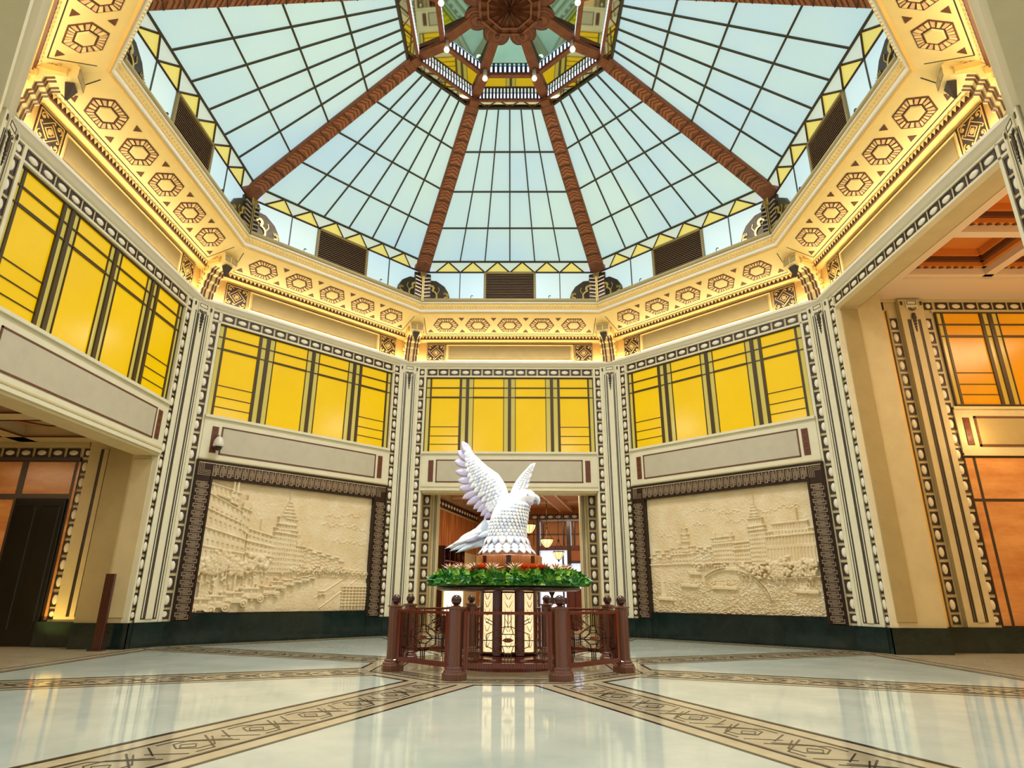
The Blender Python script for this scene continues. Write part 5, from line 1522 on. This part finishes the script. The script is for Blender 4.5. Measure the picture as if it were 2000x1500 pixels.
# face
part('eye', bird, lambda m: m.sphere((.325, -.185, 2.505), .014, M['birdg'], 10, 6)); part('eye', bird, lambda m: m.sphere((.34, .055, 2.505), .014, M['birdg'], 10, 6))
g = MB(); vs = []; fs = []; n = 12
bk_ = [(.42, -.085, 2.48, .06, .06), (.455, -.09, 2.475, .052, .05), (.485, -.095, 2.455, .042, .04), (.50, -.098, 2.42, .030, .03), (.497, -.098, 2.385, .018, .018), (.485, -.098, 2.36, .004, .004)]
for i, (x, y, z, ra, rb_) in enumerate(bk_):
    a, b_ = Vector(bk_[max(0, i - 1)][:3]), Vector(bk_[min(len(bk_) - 1, i + 1)][:3]); d = (b_ - a).normalized(); ex = Vector((0, 1, 0)).cross(d).normalized()
    for j in range(n): t = 2 * pi * j / n; vs.append(tuple(Vector((x, y, z)) + ex * ra * cos(t) + Vector((0, 1, 0)) * rb_ * sin(t)))
for i in range(len(bk_) - 1):
    for j in range(n): fs.append((i * n + j, i * n + (j + 1) % n, (i + 1) * n + (j + 1) % n, (i + 1) * n + j))
g.add(vs, fs, M['birdb'], True); g.build('upper_beak', bird)
part('lower_beak', bird, lambda m: (m.sphere((.44, -.09, 2.395), .042, M['birdg'], 10, 6, (1.2, .8, .55))))
part('cheek', bird, lambda m: m.sphere((.34, -.09, 2.405), .085, M['birdl'], 14, 8, (1.05, .95, .75)))
# left wing (broad, towards the viewer)
SH = bx(725, 740)
def wl_pt(cx, cy, off=0.0):
    x, z = bx(cx, cy); d = max(0, SH[0] - x); return Vector((x, .02 + .18 * (d / .8) ** 1.4 + off, z))
lead = [(735, 760), (690, 620), (620, 510), (500, 420), (420, 340), (330, 250), (285, 180)]
root = [(560, 880), (530, 850), (450, 750), (370, 660), (330, 560), (300, 450), (290, 340), (270, 220)]
wingl = MB()
NL = 14
def along(pts, t):
    f = t * (len(pts) - 1); i = min(int(f), len(pts) - 2); f -= i; return (pts[i][0] + (pts[i + 1][0] - pts[i][0]) * f, pts[i][1] + (pts[i + 1][1] - pts[i][1]) * f)
vs = []; fs = []
NW = 8
for i in range(NL + 1):
    a = along(lead, i / NL); b_ = along(root, i / NL)
    for j in range(NW + 1):
        f = j / NW; c0 = (a[0] + (b_[0] - a[0]) * f, a[1] + (b_[1] - a[1]) * f); th = (.055 * (1 - i / NL) + .018) * sin(pi * min(1, f * .9 + .1)) + .004
        vs += [tuple(wl_pt(c0[0], c0[1], -th)), tuple(wl_pt(c0[0], c0[1], th + .01))]
W2 = (NW + 1) * 2
for i in range(NL):
    for j in range(NW):
        b0 = i * W2 + j * 2; fs += [(b0, b0 + 2, b0 + W2 + 2, b0 + W2), (b0 + 1, b0 + W2 + 1, b0 + W2 + 3, b0 + 3)]
    for j in (0, NW): b0 = i * W2 + j * 2; fs.append((b0, b0 + W2, b0 + W2 + 1, b0 + 1))
wingl.add(vs, fs, M['bird'], True); wg1 = wingl.build('wing', bird)
TIPS = [((220, 100), (320, 290)), ((170, 205), (310, 330)), ((135, 320), (300, 390)), ((150, 440), (315, 480)), ((180, 545), (340, 560)), ((195, 637), (370, 630)), ((235, 747), (420, 680)), ((285, 812), (460, 730)), ((360, 867), (500, 770)), ((402, 897), (530, 810)), ((440, 942), (560, 850)), ((476, 975), (590, 890))]
for i, (t_, r_) in enumerate(TIPS):
    feather(wg1, wl_pt(*r_, .03), wl_pt(*t_, .05), .080 - .0028 * i, (0, -1, 0), 'birdl')
for i in range(14):
    t = i / 13; b_ = along(root, t); a = along(lead, t); p = (b_[0] + (a[0] - b_[0]) * .25, b_[1] + (a[1] - b_[1]) * .25); q = (b_[0] - 35 + 10 * t, b_[1] + 22 - 25 * t)
    feather(wg1, wl_pt(*p, -.03), wl_pt(*q, -.025), .045, (0, -1, 0), 'bird', 'covert_feather')
g = MB()
for ri, f in enumerate((.15, .3, .45, .6, .75)):
    for i in range(20):
        t = (i + .5 * (ri % 2)) / 20.5; a = along(lead, t); b_ = along(root, t); p = (a[0] + (b_[0] - a[0]) * f, a[1] + (b_[1] - a[1]) * f)
        th = (.055 * (1 - t) + .018) * sin(pi * min(1, f * .9 + .1))
        dx, dy = b_[0] - a[0], b_[1] - a[1]; L_ = sqrt(dx * dx + dy * dy); q = (p[0] + dx / L_ * 52, p[1] + dy / L_ * 52)
        mw, LL = frame_mat(wl_pt(*p, -th - .004), wl_pt(*q, -th - .016), (0, -1, 0)); lf = leaf_mesh(LL, .026, .005, .008, 'bird' if (i + ri) % 3 else 'birdb'); g.X = mw; g.add(lf.v, lf.f, lf.mats[0], True); g.X = None
g.build('small_coverts', wg1)['kind'] = 'stuff'
g = MB(); g.tube([wl_pt(x, y, 0) for x, y in lead], .030, M['bird'], 8, r2=.014); g.build('wing_edge', wg1)
# right wing (seen edge on, behind the head)
def wr_pt(cx, cy, off=0.0):
    x, z = bx(cx, cy); return Vector((x, .10 + .22 * max(0, (z - 2.45)) + off, z))
lead2 = [(740, 740), (800, 590), (870, 490), (950, 400), (1000, 350)]
root2 = [(890, 720), (915, 640), (930, 560), (955, 480), (985, 400)]
g = MB(); vs = []; fs = []
for i in range(NL + 1):
    a = along(lead2, i / NL); b_ = along(root2, i / NL)
    for j in range(NW + 1):
        f = j / NW; c0 = (a[0] + (b_[0] - a[0]) * f, a[1] + (b_[1] - a[1]) * f); th = (.05 * (1 - i / NL) + .014) * sin(pi * min(1, f * .9 + .1)) + .004
        vs += [tuple(wr_pt(c0[0], c0[1], -th + .25 * f * .3)), tuple(wr_pt(c0[0], c0[1], th + .01 + .25 * f * .3))]
for i in range(NL):
    for j in range(NW):
        b0 = i * W2 + j * 2; fs += [(b0, b0 + 2, b0 + W2 + 2, b0 + W2), (b0 + 1, b0 + W2 + 1, b0 + W2 + 3, b0 + 3)]
    for j in (0, NW): b0 = i * W2 + j * 2; fs.append((b0, b0 + W2, b0 + W2 + 1, b0 + 1))
g.add(vs, fs, M['bird'], True); wg2 = g.build('wing', bird)
for i, (t_, r_) in enumerate((((1038, 330), (950, 440)), ((1022, 385), (935, 480)), ((998, 445), (920, 540)), ((975, 520), (905, 590)), ((962, 575), (900, 640)), ((948, 640), (890, 690)), ((925, 680), (870, 720)))):
    feather(wg2, wr_pt(*r_, .08), wr_pt(*t_, .12), .042, (.3, -1, 0), 'bird' if i % 2 == 0 else 'birdb')
g = MB()
for ri, f in enumerate((.2, .45, .7)):
    for i in range(13):
        t = (i + .5 * (ri % 2)) / 13.5; a = along(lead2, t); b_ = along(root2, t); p = (a[0] + (b_[0] - a[0]) * f, a[1] + (b_[1] - a[1]) * f); q = (p[0] + 28, p[1] - 20)
        th = (.05 * (1 - t) + .014); mw, LL = frame_mat(wr_pt(*p, -th + .06 * f), wr_pt(*q, -th + .07 * f), (0, -1, 0)); lf = leaf_mesh(LL, .024, .005, .008, 'bird'); g.X = mw; g.add(lf.v, lf.f, lf.mats[0], True); g.X = None
g.build('small_coverts', wg2)['kind'] = 'stuff'
# tail
tl = MB(); tp = [bx(540, 1060), bx(430, 1140), bx(310, 1200), bx(200, 1255), bx(140, 1285)]
vs = []; fs = []; n = 12; rad = [(.15, .11), (.11, .09), (.085, .07), (.055, .05), (.02, .02)]
for (x, z), (ra, rb_) in zip(tp, rad):
    d = Vector((-.9, 0, -.45)).normalized(); ex = Vector((0, 1, 0)).cross(d)
    for j in range(n): t = 2 * pi * j / n; vs.append(tuple(Vector((x, .05, z)) + ex * ra * cos(t) + Vector((0, 1, 0)) * rb_ * sin(t)))
for i in range(4):
    for j in range(n): fs.append((i * n + j, i * n + (j + 1) % n, (i + 1) * n + (j + 1) % n, (i + 1) * n + j))
fs += [tuple(range(n)), tuple(range(5 * n - 1, 4 * n - 1, -1))]
tl.add(vs, fs, M['birdb'], True); tail = tl.build('tail', bird)
def tp_(cx, cy, y): x, z = bx(cx, cy); return Vector((x, y, z))
for i, (p, q, w, m_, y) in enumerate((((480, 1150), (88, 1292), .045, 'bird', -.03), ((470, 1180), (140, 1318), .045, 'birdb', -.05), ((480, 1200), (205, 1335), .045, 'birdb', -.06), ((500, 1210), (270, 1318), .042, 'birdb', -.05), ((510, 1220), (335, 1295), .04, 'birdb', -.04),
                                  ((520, 1230), (410, 1270), .04, 'birdb', -.03), ((470, 1110), (232, 1190), .05, 'bird', -.04), ((430, 1150), (160, 1255), .045, 'bird', -.06), ((500, 1080), (300, 1160), .05, 'bird', -.02), ((540, 1040), (380, 1110), .05, 'bird', 0.0), ((560, 1010), (440, 1060), .05, 'bird', .02),
                                  ((560, 1120), (420, 1180), .045, 'birdb', -.08), ((520, 1150), (340, 1215), .04, 'birdg', -.075), ((470, 1180), (300, 1235), .035, 'birdg', -.08))):
    feather(tail, tp_(*p, y), tp_(*q, y - .02), w, (0, -1, .25), m_)

# ================================================================== railing round the pedestal
RR = 1.603
pm = MB(); pm.lathe([(.098, .15), (.092, .17), (.092, .82), (.096, .835)], M['postw'], 8, smooth=False, a0=pi / 8); shaft_me = pm.mesh('shaft')
pb = MB(); pb.lathe([(.155, 0), (.155, .075), (.145, .085), (.135, .11), (.120, .12), (.118, .145), (.105, .155), (.02, .155)], M['postw'], 8, smooth=False, a0=pi / 8); pbase_me = pb.mesh('foot')
pc = MB(); pc.lathe([(.09, .825), (.118, .835), (.118, .855), (.06, .862), (.035, .875), (.01, .88)], M['postw'], 8, smooth=False, a0=pi / 8); pcap_me = pc.mesh('cap')
pk = MB(); pk.sphere((0, 0, .937), .068, M['mahogd'], 20, 14); pball_me = pk.mesh('ball')
PN = {0: 'at the back left', 1: 'at the left, farther back', 2: 'at far left of the railing', 3: 'at the front, left of the gate panel', 4: 'at the front, right of the gate panel', 5: 'at far right of the railing', 6: 'at the right, farther back', 7: 'at the back right'}
for i in range(8):
    th = pi / 8 + i * pi / 4; R_ = RR / C8
    e = tag(empty('railing_post', (CX - sin(th) * R_, cos(th) * R_, 0), th), 'brown wooden railing post topped by a ball ' + PN[i], 'post', 'posts of the railing round the pedestal')
    link('shaft', shaft_me, e); link('foot', pbase_me, e); link('cap', pcap_me, e); link('ball', pball_me, e)
fr_ = MB()
fr_.bbox(-.555, .555, -.03, .03, .765, .80, M['mahog'], .006); fr_.bbox(-.555, .555, -.03, .03, .135, .195, M['mahog'], .006)
for s in (-1, 1):
    x0, x1 = sorted((s * .495, s * .56)); fr_.bbox(x0, x1, -.028, .028, .12, .80, M['mahog'], .006)
pfr_me = fr_.mesh('frame')
gr = MB(); gr.X = Matrix.Rotation(pi / 2, 4, 'X')
def rb2(pts, w=.010, closed=False): gr.ribbon(pts, w, -.006, .006, M['iron'], closed)
for x in (-.04, 0, .04): rb2([(x, .765), (x, .60 if x == 0 else .62)]); rb2([(x, .195), (x, .32 if x == 0 else .30)])
rb2([(-.04, .62), (-.27, .53), (-.27, .39), (-.04, .30), (.04, .30), (.27, .39), (.27, .53), (.04, .62)], .010, True)
rb2([(-.20, .46), (-.07, .53), (.07, .53), (.20, .46), (.07, .39), (-.07, .39)], .010, True)
for s in (-1, 1):
    rb2([(s * .20, .46), (s * .43, .46)]); rb2([(s * .43, .765), (s * .43, .195)]); rb2([(s * .46, .765), (s * .46, .195)], .008)
    rb2([(s * .40, .68), (s * .40, .25)], .008); rb2([(s * .28, .72), (s * .16, .66)]); rb2([(s * .28, .68), (s * .20, .64)]); rb2([(s * .07, .39), (s * .04, .30)]); rb2([(s * .07, .53), (s * .04, .62)])
rb2([(-.49, .315), (-.05, .315)], .018); rb2([(.05, .315), (.49, .315)], .018)
pgr_me = gr.mesh('grille')
gd = MB(); gd.X = Matrix.Rotation(pi / 2, 4, 'X'); gd.prism([(-.075, .46), (-.03, .435), (.03, .435), (.075, .46), (.03, .485), (-.03, .485)], -.012, .012, M['mahog']); pgd_me = gd.mesh('lozenge')
GN = {0: 'at the back', 1: 'at the back left', 2: 'on the left side', 3: 'at the front left', 4: 'at the front, facing the camera', 5: 'at the front right', 6: 'on the right side', 7: 'at the back right'}
for k in range(8):
    th = k * pi / 4
    e = tag(empty('grille_railing', (CX - sin(th) * RR, cos(th) * RR, 0), th), 'mahogany framed railing with geometric bronze grille ' + GN[k], 'railing', 'railing panels round the pedestal')
    link('frame', pfr_me, e); link('grille', pgr_me, e); link('lozenge', pgd_me, e)

# glowing surfaces are found by bounced rays rather than sampled as lamps (keeps the render quick)
for k_ in ('lite', 'litpan', 'bowl', 'glassw', 'curtain', 'pale', 'palea', 'amber', 'skyy', 'skyw', 'sky', 'skyp', 'yel'):
    M[k_].cycles.emission_sampling = 'NONE'
